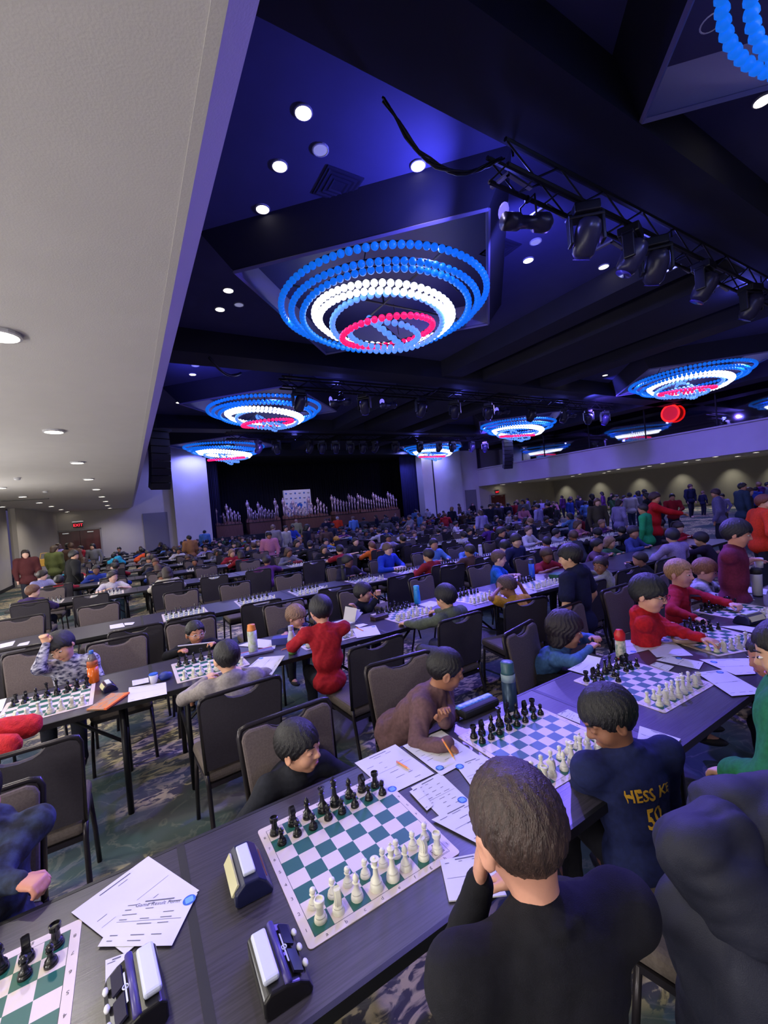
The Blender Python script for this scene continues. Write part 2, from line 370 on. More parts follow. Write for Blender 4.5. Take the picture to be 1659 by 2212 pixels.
EYEW = mat('eye_white', (225, 222, 220), .25); PUP = mat('eye_pupil', (25, 18, 16), .2); LIP = mat('lip', (165, 95, 90), .45)
SHOE = mat('shoe_dark', (35, 35, 42), .6)
def person(label, head, yaw=0., face=(0, 0, 0), H=1.2, seated=True, hands=None, hair='short', haircol=(28, 24, 26), skin=(205, 160, 135), shirt=(60, 60, 90), pants=(40, 42, 55),
           sleeve='long', hood=False, collar=True, vox=.009, wr=.006, twist=0., seatz=.46, curl=(.5, .5), hint=None, grip=None, wide=1., seed=0, shirtmat=None, hs=1., group=None, floor=0., handdir=None, puff=0., palm=None, knees=None, cat='person', neckfwd=.02):
    """head = world position of the head's centre. Body in the root's frame: x right, y forward, z up."""
    s = H/1.2; fine = vox < .0065; mid = vox < .012
    Ry = rot3(yaw); head = np.array(head, float)
    Rh = rot3(*face)
    hl_ = np.zeros(3)   # head relative to root, xy solved below
    pz = (seatz+.07*s) if seated else .5*H
    up = nrm(Rh[:, 2]*.5+V(0, 0, 1)*.5); hz = head[2]-floor
    n2h = up*.128*hs+nrm(V(Rh[0, 1], Rh[1, 1], 0)+V(0, .5, 0))*neckfwd
    nz = hz-n2h[2]; L = .275*H; dz = nz-pz
    hor = math.sqrt(max(L*L-dz*dz, 0)) if dz < L else .02
    hor = min(hor, .3*s)
    neck = V(0, hor, nz); hc = neck+n2h
    base = head-Ry@V(hc[0], hc[1], 0); base[2] = floor
    root = thing('person', label, cat, tuple(base), yaw, group)
    def W(p):
        q = np.array(p, float)-base; return Ry.T@q
    pel = V(0, 0, pz); u = nrm(neck-pel)
    Rt = rot3(twist); rr = Rt[:, 0]; ff = nrm(np.cross(u, rr)); rr = np.cross(ff, u); T = np.stack([rr, ff, u], 1)
    P0 = np.stack([V(1, 0, 0), nrm(np.cross(u, V(1, 0, 0))), u], 1)
    sw = .118*H*wide; sh = [neck-u*.035*s+T@V(sg*sw, 0, 0) for sg in (-1, 1)]
    U, Fo = .165*H, .145*H
    if hands is None:
        hands = [V(-.13*s, neck[1]+.2*s, .80), V(.13*s, neck[1]+.2*s, .80)] if seated else [V(-.17*s, hor+.05, pz+.0), V(.17*s, hor+.05, pz+.0)]
    else: hands = [None if q is None else W(q) for q in hands]
    hd = [];
    for i, q in enumerate(hands):
        sg = -1 if i == 0 else 1
        if q is None: q = V(sg*.17*s, neck[1]*.6+.1*s, seatz+.16 if seated else pz)
        hn = V(sg*1.2, -.7, -.45) if hint is None or hint[i] is None else np.array(hint[i], float)
        el, wt = ik(sh[i], q, U, Fo, hn); hd.append((el, wt))
    def torso(g, o, k):
        mid_ = pel*.5+neck*.5
        g.ell(neck-u*.10*s, (.112*s*wide+o, .078*s+o, .125*s+o), T, k); g.ell(mid_-u*.03*s, (.1*s*wide+o, .08*s+o, .12*s+o), P0, k)
        g.ell(pel, (.108*s*wide+o, .09*s+o, .085*s+o), P0, k)
        g.cap(sh[0], sh[1], .036*s+o, .036*s+o, k); g.cap(neck-u*.03*s, neck+u*.0*s, .05*s+o, .036*s+o*.6, k)
    legs = []
    for i, sg in enumerate((-1, 1)):
        hip = pel+V(sg*.06*s, 0, -.01*s)
        if seated:
            kn = V(sg*.09*s, .245*H, pz-.0*s) if not knees else W(knees[i]); lz = min(.26*H, kn[2]-.05)
            an = kn+V(0, -.02, -lz) if not knees else V(kn[0], kn[1]-.05, max(.06, kn[2]-.26*H))
            if not knees: an[2] = max(an[2], .055)
        else:
            kn = V(sg*.065*s, .03+.03*sg*((seed % 3)-1), .275*H); an = V(sg*.07*s, -.01+.07*sg*((seed % 3)-1), .05*s)
        legs.append((hip, kn, an))
    # ---- body, one continuous surface
    g = Org(vox); k = .025*s
    torso(g, -.012, k)
    for (hip, kn, an) in legs:
        g.cap(hip, kn, .058*s, .042*s, k); g.cap(kn, an, .04*s, .026*s, k); g.cap(an, an+V(0, .09*s, -.03*s), .026*s, .022*s, .02)
    for i, (el, wt) in enumerate(hd):
        g.cap(sh[i], el, .036*s, .03*s, .02*s); g.cap(el, wt, .03*s, .019*s, .015*s)
    g.cap(neck-u*.05*s, hc-Rh[:, 2]*.04*hs-Rh[:, 1]*.012, .042*hs, .038*hs, .02)
    hp = lambda x, y, z: hc+Rh@(V(x, y, z)*hs)
    g.ell(hp(*SKULL[0]), np.array(SKULL[1])*hs, Rh, .02)
    g.ell(hp(0, .024, -.038), V(.054, .06, .066)*hs, Rh, .03*hs); g.ell(hp(0, .05, -.088), V(.024, .022, .018)*hs, Rh, .02*hs)
    for sg in (-1, 1):
        g.ell(hp(sg*.034, .05, -.034), V(.026, .024, .026)*hs, Rh, .02*hs)
        if mid: g.ell(hp(sg*.078, -.008, -.012), V(.01, .02, .031)*hs, Rh@rot3(-sg*.35, 0, 0), .006)
        if fine: g.ell(hp(sg*.088, -.004, -.012), V(.006, .011, .018)*hs, Rh@rot3(-sg*.35, 0, 0), .004, 1)
    if mid:
        g.cap(hp(0, .078, .006), hp(0, .094, -.024), .008*hs, .0125*hs, .012*hs)
        if fine:
            for sg in (-1, 1):
                g.ell(hp(sg*.011, .088, -.027), V(.008, .009, .007)*hs, Rh, .006)
                g.ell(hp(sg*.032, .088, .002), V(.019, .013, .01)*hs, Rh, .012, 1)
                g.cap(hp(sg*.014, .079, .02), hp(sg*.048, .064, .02), .008*hs, .007*hs, .012)
                g.ell(hp(sg*.031, .0735, .0015), V(.017, .0125, .0115)*hs, Rh, .004)
            g.cap(hp(-.016, .078, -.058), hp(.016, .078, -.058), .008*hs, .008*hs, .008); g.cap(hp(-.014, .077, -.07), hp(.014, .077, -.07), .008*hs, .008*hs, .008)
            g.cap(hp(-.02, .0885, -.0635), hp(.02, .0885, -.0635), .0028, .0028, .004, 1)
    # hands with fingers
    for i, (el, wt) in enumerate(hd):
        sg = -1 if i == 0 else 1; c_ = curl[i]
        d = nrm(wt-el) if handdir is None or handdir[i] is None else nrm(np.array(handdir[i], float))
        n = V(0, 0, -1) if palm is None or palm[i] is None else np.array(palm[i], float)
        n = n-(n@d)*d
        n = nrm(n) if np.linalg.norm(n) > .1 else nrm(np.cross(d, V(1, 0, 0))); sd = np.cross(d, n)*(-sg)   # towards the thumb
        sd = sd if sd@V(-sg, 0, 0) > -.2 else -sd
        hsz = s*.93; pc = wt+d*.04*hsz
        Rp = np.stack([sd, d, -n], 1)
        g.ell(pc, V(.03, .042, .014)*hsz, Rp, .012)
        if not mid:
            g.ell(pc+d*.05*hsz+n*.02*c_*hsz, V(.026, .03, .013)*hsz, Rp, .012); continue
        for q in range(4):
            o = (1.5-q)*.0155*hsz; ln = (.043, .05, .046, .036)[q]*hsz; b0 = wt+d*.07*hsz+sd*o; r_ = (.0078 if fine else .0095)*hsz
            a1 = c_*1.3; d1 = d*math.cos(a1)+n*math.sin(a1)+sd*.12*(1.5-q)*(1-c_); p1 = b0+d1*ln*.55
            a2 = c_*2.6; d2 = d*math.cos(a2)+n*math.sin(a2); p2 = p1+d2*ln*.5
            g.cap(wt+d*.03*hsz+sd*o*.8, b0, r_*1.05, r_*1.05, .006); g.cap(b0, p1, r_*1.05, r_*.95, .003); g.cap(p1, p2, r_*.95, r_*.8, .002)
        tb = wt+d*.02*hsz+sd*.024*hsz; t1 = tb+(sd*.75+d*.7+n*.35*c_)*.03*hsz; t2 = t1+(sd*(.35-.5*c_)+d*.85+n*(.3+.4*c_))*.028*hsz
        g.cap(wt+d*.01, tb, .013*hsz, .012*hsz, .008); g.cap(tb, t1, .0115*hsz, .01*hsz, .005); g.cap(t1, t2, .01*hsz, .0082*hsz, .003)
    link('body', g.mesh('body'), root, [skinm(skin)])
    # ---- clothes
    sm = shirtmat or cloth(shirt); o = .0 if mid else .004
    g = Org(vox*1.15 if fine else vox); torso(g, .012+puff+o, .03*s)
    if not seated: g.ell(pel-u*.03, (.14*s+puff, .11*s+puff, .085*s), P0, .03)
    for i, (el, wt) in enumerate(hd):
        if sleeve == 'long':
            g.cap(sh[i], el, .045*s+puff+o, .042*s+puff*.8+o, .05*s); g.cap(el, wt-(wt-el)*.02, .042*s+puff*.8+o, .028*s+puff*.4+o, .02)
        elif sleeve == 'short':
            g.cap(sh[i], sh[i]*.35+el*.65, .05*s, .054*s, .03*s)
        else: g.cap(sh[i], sh[i]*.8+el*.2, .045*s, .04*s, .03*s)
    if hood:
        g.ell(neck-ff*.045*s+V(0, 0, -.005), (.085*s, .05*s, .055*s), T, .02); g.cap(neck+rr*.06*s+ff*.02, neck+ff*.055*s-u*.02, .022*s, .02*s, .02); g.cap(neck-rr*.06*s+ff*.02, neck+ff*.055*s-u*.02, .022*s, .02*s, .02)
    elif collar and mid:
        for a in range(8):
            t0, t1 = a*PI/4, (a+1)*PI/4; rc = .05*s
            g.cap(neck+u*.012+rr*rc*math.cos(t0)+ff*rc*math.sin(t0)*.95-u*.012*math.sin(t0), neck+u*.012+rr*rc*math.cos(t1)+ff*rc*math.sin(t1)*.95-u*.012*math.sin(t1), .009, .009, .008)
    shirt_o = link('shirt', g.mesh('shirt', wr if mid else 0, seed), root, [sm])
    g = Org(max(vox, .008)); g.ell(pel, (.104*s, .088*s, .076*s), P0, .03)
    for (hip, kn, an) in legs:
        g.cap(hip, kn, .064*s+o, .053*s+o, .03); g.cap(kn, an, .052*s+o, .038*s+o, .02)
    link('trousers', g.mesh('trousers', wr*.8 if mid else 0, seed+5), root, [cloth(pants)])
    g = Org(.006 if fine else (.007 if mid else vox)); hair_shape(g, hc, Rh, hs, hair, 2 if fine else int(mid))
    link('hair', g.mesh('hair'), root, [hairm(haircol)])
    if mid:
        for (hip, kn, an) in legs:
            mb = MB(); mb.ball(tuple(an+V(0, .045*s, -.03*s)), (.035*s, .09*s, .028*s), 12, 8); mb.build('shoe', SHOE, root, True)
    if mid:
        for sg in (-1, 1):
            m = MB(); e = hp(sg*.031, .0725 if fine else .075, .0015); R = Matrix(Rh.tolist()); rad = .0125*hs
            if fine:
                m.ball(e, (rad, rad, rad*.46), 14, 8, R); m.k = 1; m.ball(e+Rh@V(sg*.002, .0085, -.001)*hs, (.006*hs, .0045*hs, .0052*hs), 10, 6, R)
            else:
                m.ball(e, (.0125*hs, .011*hs, .0042*hs), 10, 6, R); m.k = 1; m.ball(e+Rh@V(0, .008, 0)*hs, (.008*hs, .005*hs, .0044*hs), 8, 6, R)
            m.build('eye', [EYEW, PUP], root, True)
            m = MB(); m.tube([hp(sg*.014, .088, .021), hp(sg*.031, .085, .027), hp(sg*.05, .068, .021)], [.002*hs, .0032*hs, .0015*hs], 6); m.build('eyebrow', hairm(haircol), root, True)
        m = MB(); m.tube([hp(-.02, .081, -.0635), hp(-.008, .0865, -.062), hp(.008, .0865, -.062), hp(.02, .081, -.0635)], [.0015, .0042*hs, .0042*hs, .0015], 6); m.build('lips', LIP, root, True)
    info = dict(root=root, base=base, Ry=Ry, hc=hc, Rh=Rh, neck=neck, pel=pel, T=T, hp=hp, s=s, hd=hd, sh=sh, shirt=shirt_o, u=u)
    return info
def glasses(P, col=(40, 36, 40)):
    hp = P['hp']; m = MB(); R = P['Rh']
    for sg in (-1, 1):
        ring = [hp(sg*.032+.021*math.cos(a), .098, .0+.016*math.sin(a)) for a in [2*PI*i/12 for i in range(13)]]
        m.tube(ring, .0017, 5, False); m.tube([hp(sg*.053, .096, .004), hp(sg*.08, .04, .004), hp(sg*.082, -.01, .0)], .0016, 5)
    m.tube([hp(-.011, .098, .003), hp(.011, .098, .003)], .0016, 5)
    m.build('glasses', mat('frame_%d' % col[0], col, .3), P['root'], True)

# ---------------------------------------------------------------- the hall
def carpet_mat():
    m = bpy.data.materials.new('carpet'); m.use_nodes = True; nt = m.node_tree; b = nt.nodes['Principled BSDF']; b.inputs['Roughness'].default_value = .95
    tc = nt.nodes.new('ShaderNodeTexCoord'); L = nt.links
    def nz(scale, det, dist, st=(1, 1, 1)):
        mp = nt.nodes.new('ShaderNodeMapping'); mp.inputs['Scale'].default_value = st; L.new(tc.outputs['Object'], mp.inputs[0])
        n = nt.nodes.new('ShaderNodeTexNoise'); n.inputs['Scale'].default_value = scale; n.inputs['Detail'].default_value = det; n.inputs['Distortion'].default_value = dist; L.new(mp.outputs[0], n.inputs[0]); return n.outputs[0]
    def ramp(src, stops):
        r = nt.nodes.new('ShaderNodeValToRGB'); e = r.color_ramp.elements
        while len(e) < len(stops): e.new(.5)
        for k, (p, c) in enumerate(stops): e[k].position = p; e[k].color = c if len(c) == 4 else lin(c)
        L.new(src, r.inputs[0]); return r.outputs[0]
    def mix(f, a, c):
        x = nt.nodes.new('ShaderNodeMix'); x.data_type = 'RGBA'; L.new(f, x.inputs[0]); L.new(a, x.inputs[6]); L.new(c, x.inputs[7]); return x.outputs[2]
    base = ramp(nz(.9, 3, .4), [(.36, (42, 58, 66)), (.5, (62, 84, 84)), (.62, (96, 92, 100))])
    big = ramp(nz(.55, 2, .2, (1, 1.3, 1)), [(.49, (0, 0, 0)), (.53, (255, 255, 255))])
    fleck = ramp(nz(7, 5, 1.6, (1, 1.8, 1)), [(.48, (78, 76, 82)), (.55, (205, 190, 150))])
    c1 = mix(big, base, fleck)
    vein = ramp(nz(2.2, 6, 2.5), [(.47, (0, 0, 0)), (.5, (160, 160, 160)), (.53, (0, 0, 0))])
    c2 = mix(vein, c1, ramp(nz(3, 1, 0), [(0, (110, 120, 122)), (1, (150, 142, 128))]))
    L.new(c2, b.inputs['Base Color'])
    n = nt.nodes.new('ShaderNodeTexNoise'); n.inputs['Scale'].default_value = 500; L.new(tc.outputs['Object'], n.inputs[0])
    bu = nt.nodes.new('ShaderNodeBump'); bu.inputs['Strength'].default_value = .4; bu.inputs['Distance'].default_value = .01; L.new(n.outputs[0], bu.inputs['Height']); L.new(bu.outputs[0], b.inputs['Normal'])
    return m
PAINT = mat('white_paint', (196, 192, 188), .8, noise=.03, nscale=3, bump=.1, bscale=120)
WALLP = mat('wall_paint', (188, 182, 172), .8, noise=.04, nscale=2)
NAVY = mat('navy_ceiling_paint', (74, 74, 120), .75, noise=.1, nscale=1.5)
NAVYD = mat('dark_ceiling_paint', (34, 34, 52), .8, noise=.1, nscale=2)
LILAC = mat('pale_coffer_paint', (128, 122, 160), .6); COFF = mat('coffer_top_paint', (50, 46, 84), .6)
BLKP = mat('black_paint', (20, 20, 26), .7); DRAPE = mat('black_drape', (14, 14, 30), .9, noise=.3, nscale=6, stretch=(14, 1, .2))
STEEL = mat('black_steel', (22, 22, 26), .45, metal=.3); ZINC = mat('bare_metal', (190, 190, 190), .35, metal=.8)
def struct(name, mb, m, smooth=False): return tag(mb.build(name, m, None, smooth), kind='structure')
struct('floor', MB().box((14, 13, -.05), (50, 48, .1)), carpet_mat())
struct('ceiling_hall', MB().box((19.2, 14, CEIL+.05), (38, 46, .1)), NAVY)
m = MB().box((-2.0, 10.3, LOW+.06), (4.58, 37, .12)); struct('ceiling_low', m, PAINT)
struct('wall_fascia', MB().box((.33, 10.3, (LOW+.12+CEIL)/2), (.08, 37, CEIL-LOW-.12)), NAVYD)
m = MB(); m.prism([(.29, LOW-.002), (.33, LOW-.0), (.42, LOW+.07), (.42, LOW+.13), (.29, LOW+.13)], -8.2, 28.5, Matrix(((1, 0, 0), (0, 0, 1), (0, 1, 0)))); struct('trim_1', m, PAINT)
struct('wall_left', MB().box((-4.15, 7, 1.6), (.12, 31, 3.2)), WALLP)
struct('baseboard_left', MB().box((-4.07, 7, .06), (.03, 31, .12)), BLKP)
m = MB(); n = 40
pts = []
for i in range(n*4+1):
    t = i/(n*4); pts.append((-3.85+.65*t+.05*math.cos(i*PI/2), 22.5+6.0*t))
pl = pts+[(p[0]-.15, p[1]) for p in pts[::-1]]; m.prism(pl, 0, LOW); struct('wall_fluted', m, WALLP)
# end wall, stage piers, stage
struct('wall_back', MB().box((-.4, 28.75, 3.5), (6.9, .3, 7)).box((40, 28.75, 3.5), (25.6, .3, 7)), WALLP)
m = MB(); m.box((3.52, 28.5, 3.5), (1.97, .8, 7)); m.box((23.1, 28.5, 3.5), (4.2, .8, 7)); m.box((26.3, 28.62, 3.5), (2.2, .5, 7)); struct('wall_stage_piers', m, mat('pier_paint', (205, 200, 205), .75, noise=.03, nscale=2))
struct('trim_2', MB().box((22.1, 28.07, 3.5), (.08, .06, 7)), BLKP)
struct('ceiling_stage', MB().box((12.8, 30.5, 6.4), (17, 5, .8)), BLKP)
struct('wall_stage_sides', MB().box((4.0, 31, 3.3), (.3, 5, 6.6)).box((21.6, 31, 3.3), (.3, 5, 6.6)), BLKP)
m = MB(); cur = []
for i in range(341): cur.append((4.1+17.3*i/340, 33+.12*math.sin(i*1.5)+.04*math.sin(i*.7)))
m.prism(cur+[(p[0], p[1]+.1) for p in cur[::-1]], 0, 6.3); ob = m.build('stage_curtain', DRAPE, None, True); tag(ob, 'black pleated curtain hanging behind the stage', 'curtain')
m = MB()
for sx, ex in ((4.15, 5.3), (19.6, 21.4)):
    cur = [(sx+(ex-sx)*i/40, 29.2+.09*math.sin(i*1.7)) for i in range(41)]; m.prism(cur+[(p[0], p[1]+.06) for p in cur[::-1]], 0, 6.3)
tag(m.build('stage_wing_curtain', mat('navy_drape', (22, 22, 70), .9), None, True), 'pair of dark blue wing curtains at both ends of the stage', 'curtain')
struct('floor_stage', MB().box((12.8, 30.8, .45), (17.2, 4.8, .9)), BLKP)
struct('trim_3', MB().box((12.8, 28.38, .2), (9, .3, .4)).box((12.8, 28.3, .1), (9, .7, .2)), BLKP)
# doors
DOORM = mat('mahogany_door', (92, 34, 34), .4, noise=.3, nscale=5, stretch=(1, 1, .15))
def door(n, x0, label=None):
    r = thing('door_%d' % n, None, None, (x0, 28.56, 0)); r['kind'] = 'structure'; del_ = [k for k in ('label', 'category') if k in r]
    MB().box((.92, -.02, 2.17), (1.98, .1, .08)).box((-.04, -.02, 1.06), (.08, .1, 2.2)).box((1.87, -.02, 1.06), (.08, .1, 2.2)).build('door_frame', mat('door_frame_paint', (150, 145, 140), .5), r)
    for k in (0, 1):
        d = MB().box((.46+k*.92, -.03, 1.06), (.9, .05, 2.1)).build('door_leaf', DOORM, r); MB().box((.46+k*.92, -.08, 1.0), (.6, .03, .06)).build('push_bar', ZINC, d)
        MB().box((.3+k*1.1, -.08, 2.02), (.28, .05, .05)).build('door_closer', ZINC, d)
door(1, -3.12); door(2, 28.9)
RED = mat('exit_red', (255, 40, 60), .4, emit=2.2)
for i, (x, z, lb) in enumerate([(-2.25, 2.42, 'red EXIT sign above the double doors on the left'), (29.8, 2.42, 'red EXIT sign above the far right doors')]):
    r = thing('exit_sign', lb, 'sign', (x, 28.56, z)); MB().box((0, 0, 0), (.44, .05, .26)).build('sign_box', mat('sign_dark', (60, 20, 30), .5), r)
    m = MB(); text(m, 'EXIT', .21, Matrix.Translation((0, -.028, 0)) @ Matrix.Rotation(PI/2, 4, 'X')); m.build('sign_letters', RED, r)
    MB().box((0, 0, .2), (.5, .12, .06)).build('sign_canopy', ZINC, r)
struct('wall_panel_1', MB().box((1.5, 28.58, 1.4), (1.3, .04, 2.8)), mat('grey_panel', (120, 118, 125), .8)); struct('wall_panel_2', MB().box((26.3, 28.34, 1.4), (1.3, .04, 2.8)), MATS['grey_panel'])
# balcony on the right
BALC = mat('balcony_paint', (195, 188, 192), .7, noise=.03, nscale=2)
m = MB().box((27.55, 11.8, 3.82), (.3, 33.6, 1.5)).box((27.38, 11.8, 3.1), (.1, 33.6, .08)).box((27.5, 11.8, 4.6), (.5, 33.6, .08)); struct('wall_balcony_front', m, BALC)
struct('ceiling_under_balcony', MB().box((33, 11.8, 3.13), (11, 33.6, .12)), PAINT)
struct('wall_right', MB().box((38.2, 11.8, 3.5), (.2, 33.6, 7)), mat('right_wall_paint', (176, 172, 164), .85, noise=.05, nscale=1))
struct('wall_rear', MB().box((17, -8.3, 3.5), (46, .2, 7)), WALLP)
GL_ = bpy.data.materials.new('balcony_glass'); GL_.use_nodes = True; nt = GL_.node_tree; nt.nodes.clear()
o_ = nt.nodes.new('ShaderNodeOutputMaterial'); mx = nt.nodes.new('ShaderNodeMixShader'); tr = nt.nodes.new('ShaderNodeBsdfTransparent'); gs = nt.nodes.new('ShaderNodeBsdfGlossy')
tr.inputs[0].default_value = (.75, .75, .8, 1); gs.inputs['Roughness'].default_value = .03; mx.inputs[0].default_value = .22
nt.links.new(tr.outputs[0], mx.inputs[1]); nt.links.new(gs.outputs[0], mx.inputs[2]); nt.links.new(mx.outputs[0], o_.inputs[0])
for k in range(9):
    y0 = -4.6+k*3.7; r = thing('window_%d' % (k+1), None, None, (27.62, y0, 4.64)); r['kind'] = 'structure'
    MB().box((0, 1.85, 1.1), (.02, 3.64, 2.2)).build('pane', GL_, r); MB().box((0, 0, 1.1), (.06, .06, 2.2)).box((0, 1.85, 2.22), (.06, 3.7, .06)).build('window_frame', BLKP, r)
struct('wall_balcony_column', MB().lathe([(.7, 4.6), (.7, 6.9)], 24, (36, 27.4, 0)).lathe([(.7, 4.6), (.7, 6.9)], 24, (38.4, 27.4, 0)), WALLP, True)
# beams
m = MB()
for y in (3.15, 12.2, 21.6): m.box((13.9, y, 6.6), (27, .95, .62))
m.box((.85, 11, 6.6), (.9, 38, .62))
for x, wd in ((10.4, .8), (13.0, 2.0), (15.7, .8)): m.box((x, 11, 6.62), (wd, 38, .56))
m.box((25.9, 11, 6.6), (1.2, 38, .62)); struct('ceiling_beams', m, NAVYD)
# coffers: a square opening set at 45 degrees with a sloping skirt around it
CHP = [(5.15, 7.75), (5.15, 17.0), (5.25, 25.9), (20.9, 8.6), (20.9, 17.9), (20.9, 26.4), (5.8, -.48)]
for k, (x, y) in enumerate(CHP):
    m = MB(); c = []
    for hs_, z in ((2.22, 6.32), (2.6, CEIL), (2.22, CEIL-.02)):
        for a in range(4): c.append((x+hs_*math.sqrt(2)*math.cos(a*PI/2), y+hs_*math.sqrt(2)*math.sin(a*PI/2), z))
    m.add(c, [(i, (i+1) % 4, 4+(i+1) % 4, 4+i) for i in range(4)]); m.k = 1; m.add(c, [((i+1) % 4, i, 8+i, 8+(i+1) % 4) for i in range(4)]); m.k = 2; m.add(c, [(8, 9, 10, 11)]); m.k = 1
    for i in range(4):
        a, b_ = Vector(c[i]), Vector(c[(i+1) % 4]); m.tube([a, b_], .035, 4)
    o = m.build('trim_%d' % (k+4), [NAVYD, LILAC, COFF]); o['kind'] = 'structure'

# ---------------------------------------------------------------- chandeliers: nested hoops of glowing globes
BB = mat('blue_globe', (14, 104, 218), .4, emit=.85); BW = mat('white_globe', (225, 232, 255), .4, emit=4.5); BP = mat('pink_globe', (255, 22, 90), .4, emit=1.5); BL = mat('pale_blue_globe', (92, 148, 238), .4, emit=.9)
def globe(m): return MB().ball((0, 0, 0), .068, 10, 7).build('globe', m, None, True)
RINGS = [ # radius, centre dx,dy,dz, tilt x, tilt y, material, doubled
 (2.18, 0, 0, .0, 0, 0, BB), (1.98, 0, 0, -.14, .02, .02, BB), (1.78, .02, .0, -.22, -.02, .03, BB), (1.48, -.04, .0, -.26, .05, .08, BW), (1.38, -.03, .02, -.34, .05, .08, BW),
 (1.2, .08, .05, -.38, -.05, .1, BL), (1.0, .1, .1, -.5, .06, -.1, BP), (.75, .0, .1, -.58, .1, .1, BL), (.45, .05, .1, -.5, .7, .45, BL)]
def chandelier(k, x, y, label):
    r = thing('ring_chandelier', label, 'chandelier', (x, y, 6.22), 0.12*k, 'ring chandeliers under the hall ceiling'); near = k == 0; left = 300
    protos = {}
    for (R, dx, dy, dz, tx, ty, mt) in RINGS:
        if k in (4, 5, 2): dz *= 1.3; tx += .05
        n = int(2*PI*R/.148); Mx = Matrix.Translation((dx, dy, dz)) @ Matrix.Rotation(tx, 4, 'X') @ Matrix.Rotation(ty, 4, 'Y')
        hp_ = [Mx @ Vector((R*math.cos(2*PI*i/36), R*math.sin(2*PI*i/36), .06)) for i in range(37)]
        hoop = MB().tube(hp_, .014, 5, False).build('hoop', STEEL, r, True)
        P = [Mx @ Vector((R*math.cos(2*PI*i/n), R*math.sin(2*PI*i/n), 0)) for i in range(n)]
        if near and left >= n:
            if mt.name not in protos: protos[mt.name] = MB().ball((0, 0, 0), .068, 12, 8).mesh('globe'); protos[mt.name].materials.append(mt); protos[mt.name].shade_smooth()
            for p in P:
                o = bpy.data.objects.new('globe', protos[mt.name]); C.objects.link(o); o.parent = hoop; o.location = p
            left -= n
        else:
            m = MB()
            for p in P: m.ball(p, .068, 12 if near else 7, 7 if near else 5)
            o = m.build('globe_string', mt, hoop, True); o['kind'] = 'stuff'
    m = MB()
    for i in range(4):
        a = PI/4+i*PI/2; m.tube([(1.6*math.cos(a), 1.6*math.sin(a), .0), (1.2*math.cos(a), 1.2*math.sin(a), CEIL-6.3)], .012, 5)
    m.tube([(-2.1, 0, .07), (2.1, 0, .07)], .02, 6); m.tube([(0, -2.1, .07), (0, 2.1, .07)], .02, 6); m.tube([(0, 0, .07), (0, 0, .6)], .02, 6)
    m.build('hanger', STEEL, r)
    for i, (a, rr_) in enumerate([(.4, 2.08), (2.5, 2.08), (4.6, 2.08)]):
        l = bpy.data.lights.new('globe_lamp', 'SPOT'); l.energy = 420; l.spot_size = math.radians(172); l.spot_blend = .5; l.color = (.2, .22, 1.); l.shadow_soft_size = .06
        o = bpy.data.objects.new('globe_lamp', l); o.location = (x+rr_*math.cos(a), y+rr_*math.sin(a), 6.24); C.objects.link(o)
lbs = ['largest ring chandelier of blue, white and pink globes, nearest overhead', 'ring chandelier second nearest on the left side of the hall', 'ring chandelier above the left stage pier',
       'ring chandelier on the right beside the round red clock sign', 'ring chandelier at right centre in front of the balcony end', 'small far ring chandelier above the right stage pier', 'blue ring chandelier cut off by the top right corner']
for k, (x, y) in enumerate(CHP): chandelier(k, x, y, lbs[k])

# ---------------------------------------------------------------- downlights, vents
def ceil_hit(px, py):
    p = atz(px, py, 6.34)
    hit = any(abs(p.y-y) < .47 for y in (3.15, 12.2, 21.6)) or abs(p.x-.85) < .45 or any(abs(p.x-x) < w_/2 for x, w_ in ((10.4, .8), (13, 2), (15.7, .8), (25.9, 1.2)))
    if hit: return Vector((p.x, p.y, 6.34 if abs(p.x-12.9) < 3.3 else 6.29))
    return atz(px, py, CEIL)
LAMPW = mat('lamp_glow', (255, 246, 225), .5, emit=9); LAMPD = mat('lamp_dim', (150, 150, 190), .5, emit=.6); RIMW = mat('lamp_rim', (200, 200, 205), .4)
def downlight(p, r, label, glow=LAMPW, grp=None):
    t = thing('downlight', label, 'ceiling light', tuple(p), 0, grp); m = MB()
    m.lathe([(r*1.18, 0), (r*1.18, -.02), (r*1.02, -.025), (r, 0)], 18); m.build('rim', RIMW, t, False); MB().lathe([(r*.97, -.004), (r*.97, -.016), (r*.6, -.019)], 18).build('lamp', glow, t)
dl = [(655, 241, 'topmost left', 1), (692, 322, 'upper left centre', 0), (604, 357, 'upper left', 1), (567, 450, 'left', 1), (903, 356, 'upper centre', 1), (513, 579, 'left by the coffer corner', 1), (493, 626, 'far left', 1), (516, 657, 'left', 0), (475, 667, 'leftmost', 1),
      (1083, 442, 'right of the coffer, half behind a spotlight', 1), (1157, 521, 'right', 0), (1141, 561, 'right', 1), (1072, 607, 'touching the right edge of the nearest chandelier', 1), (1130, 721, 'right of the nearest chandelier', 1), (1245, 660, 'right', 1),
      (1304, 575, 'below the lighting bar', 1), (1538, 45, 'brightest, top right corner', 1), (1648, 215, 'right edge of the picture', 1), (422, 789, 'left', 0), (416, 808, 'left', 1), (395, 857, 'left', 1), (386, 869, 'left', 1), (1037, 766, 'right', 1), (1366, 760, 'right', 1), (1217, 813, 'right', 1), (1307, 810, 'right', 1), (1573, 686, 'right', 1)]
for i, (px, py, w_, on) in enumerate(dl):
    p = ceil_hit(px, py); z = p.z
    if p.length > 45: continue
    near = 'nearest chandelier' if py < 700 else 'second chandelier'
    downlight((p.x, p.y, z), .1, '%s ceiling light in the dark hall ceiling, %s from the top' % ('bright' if on else 'unlit grey', ORD[1+sorted(q[1] for q in dl).index(py)]), LAMPW if on else LAMPD, 'recessed lights in the hall ceiling')
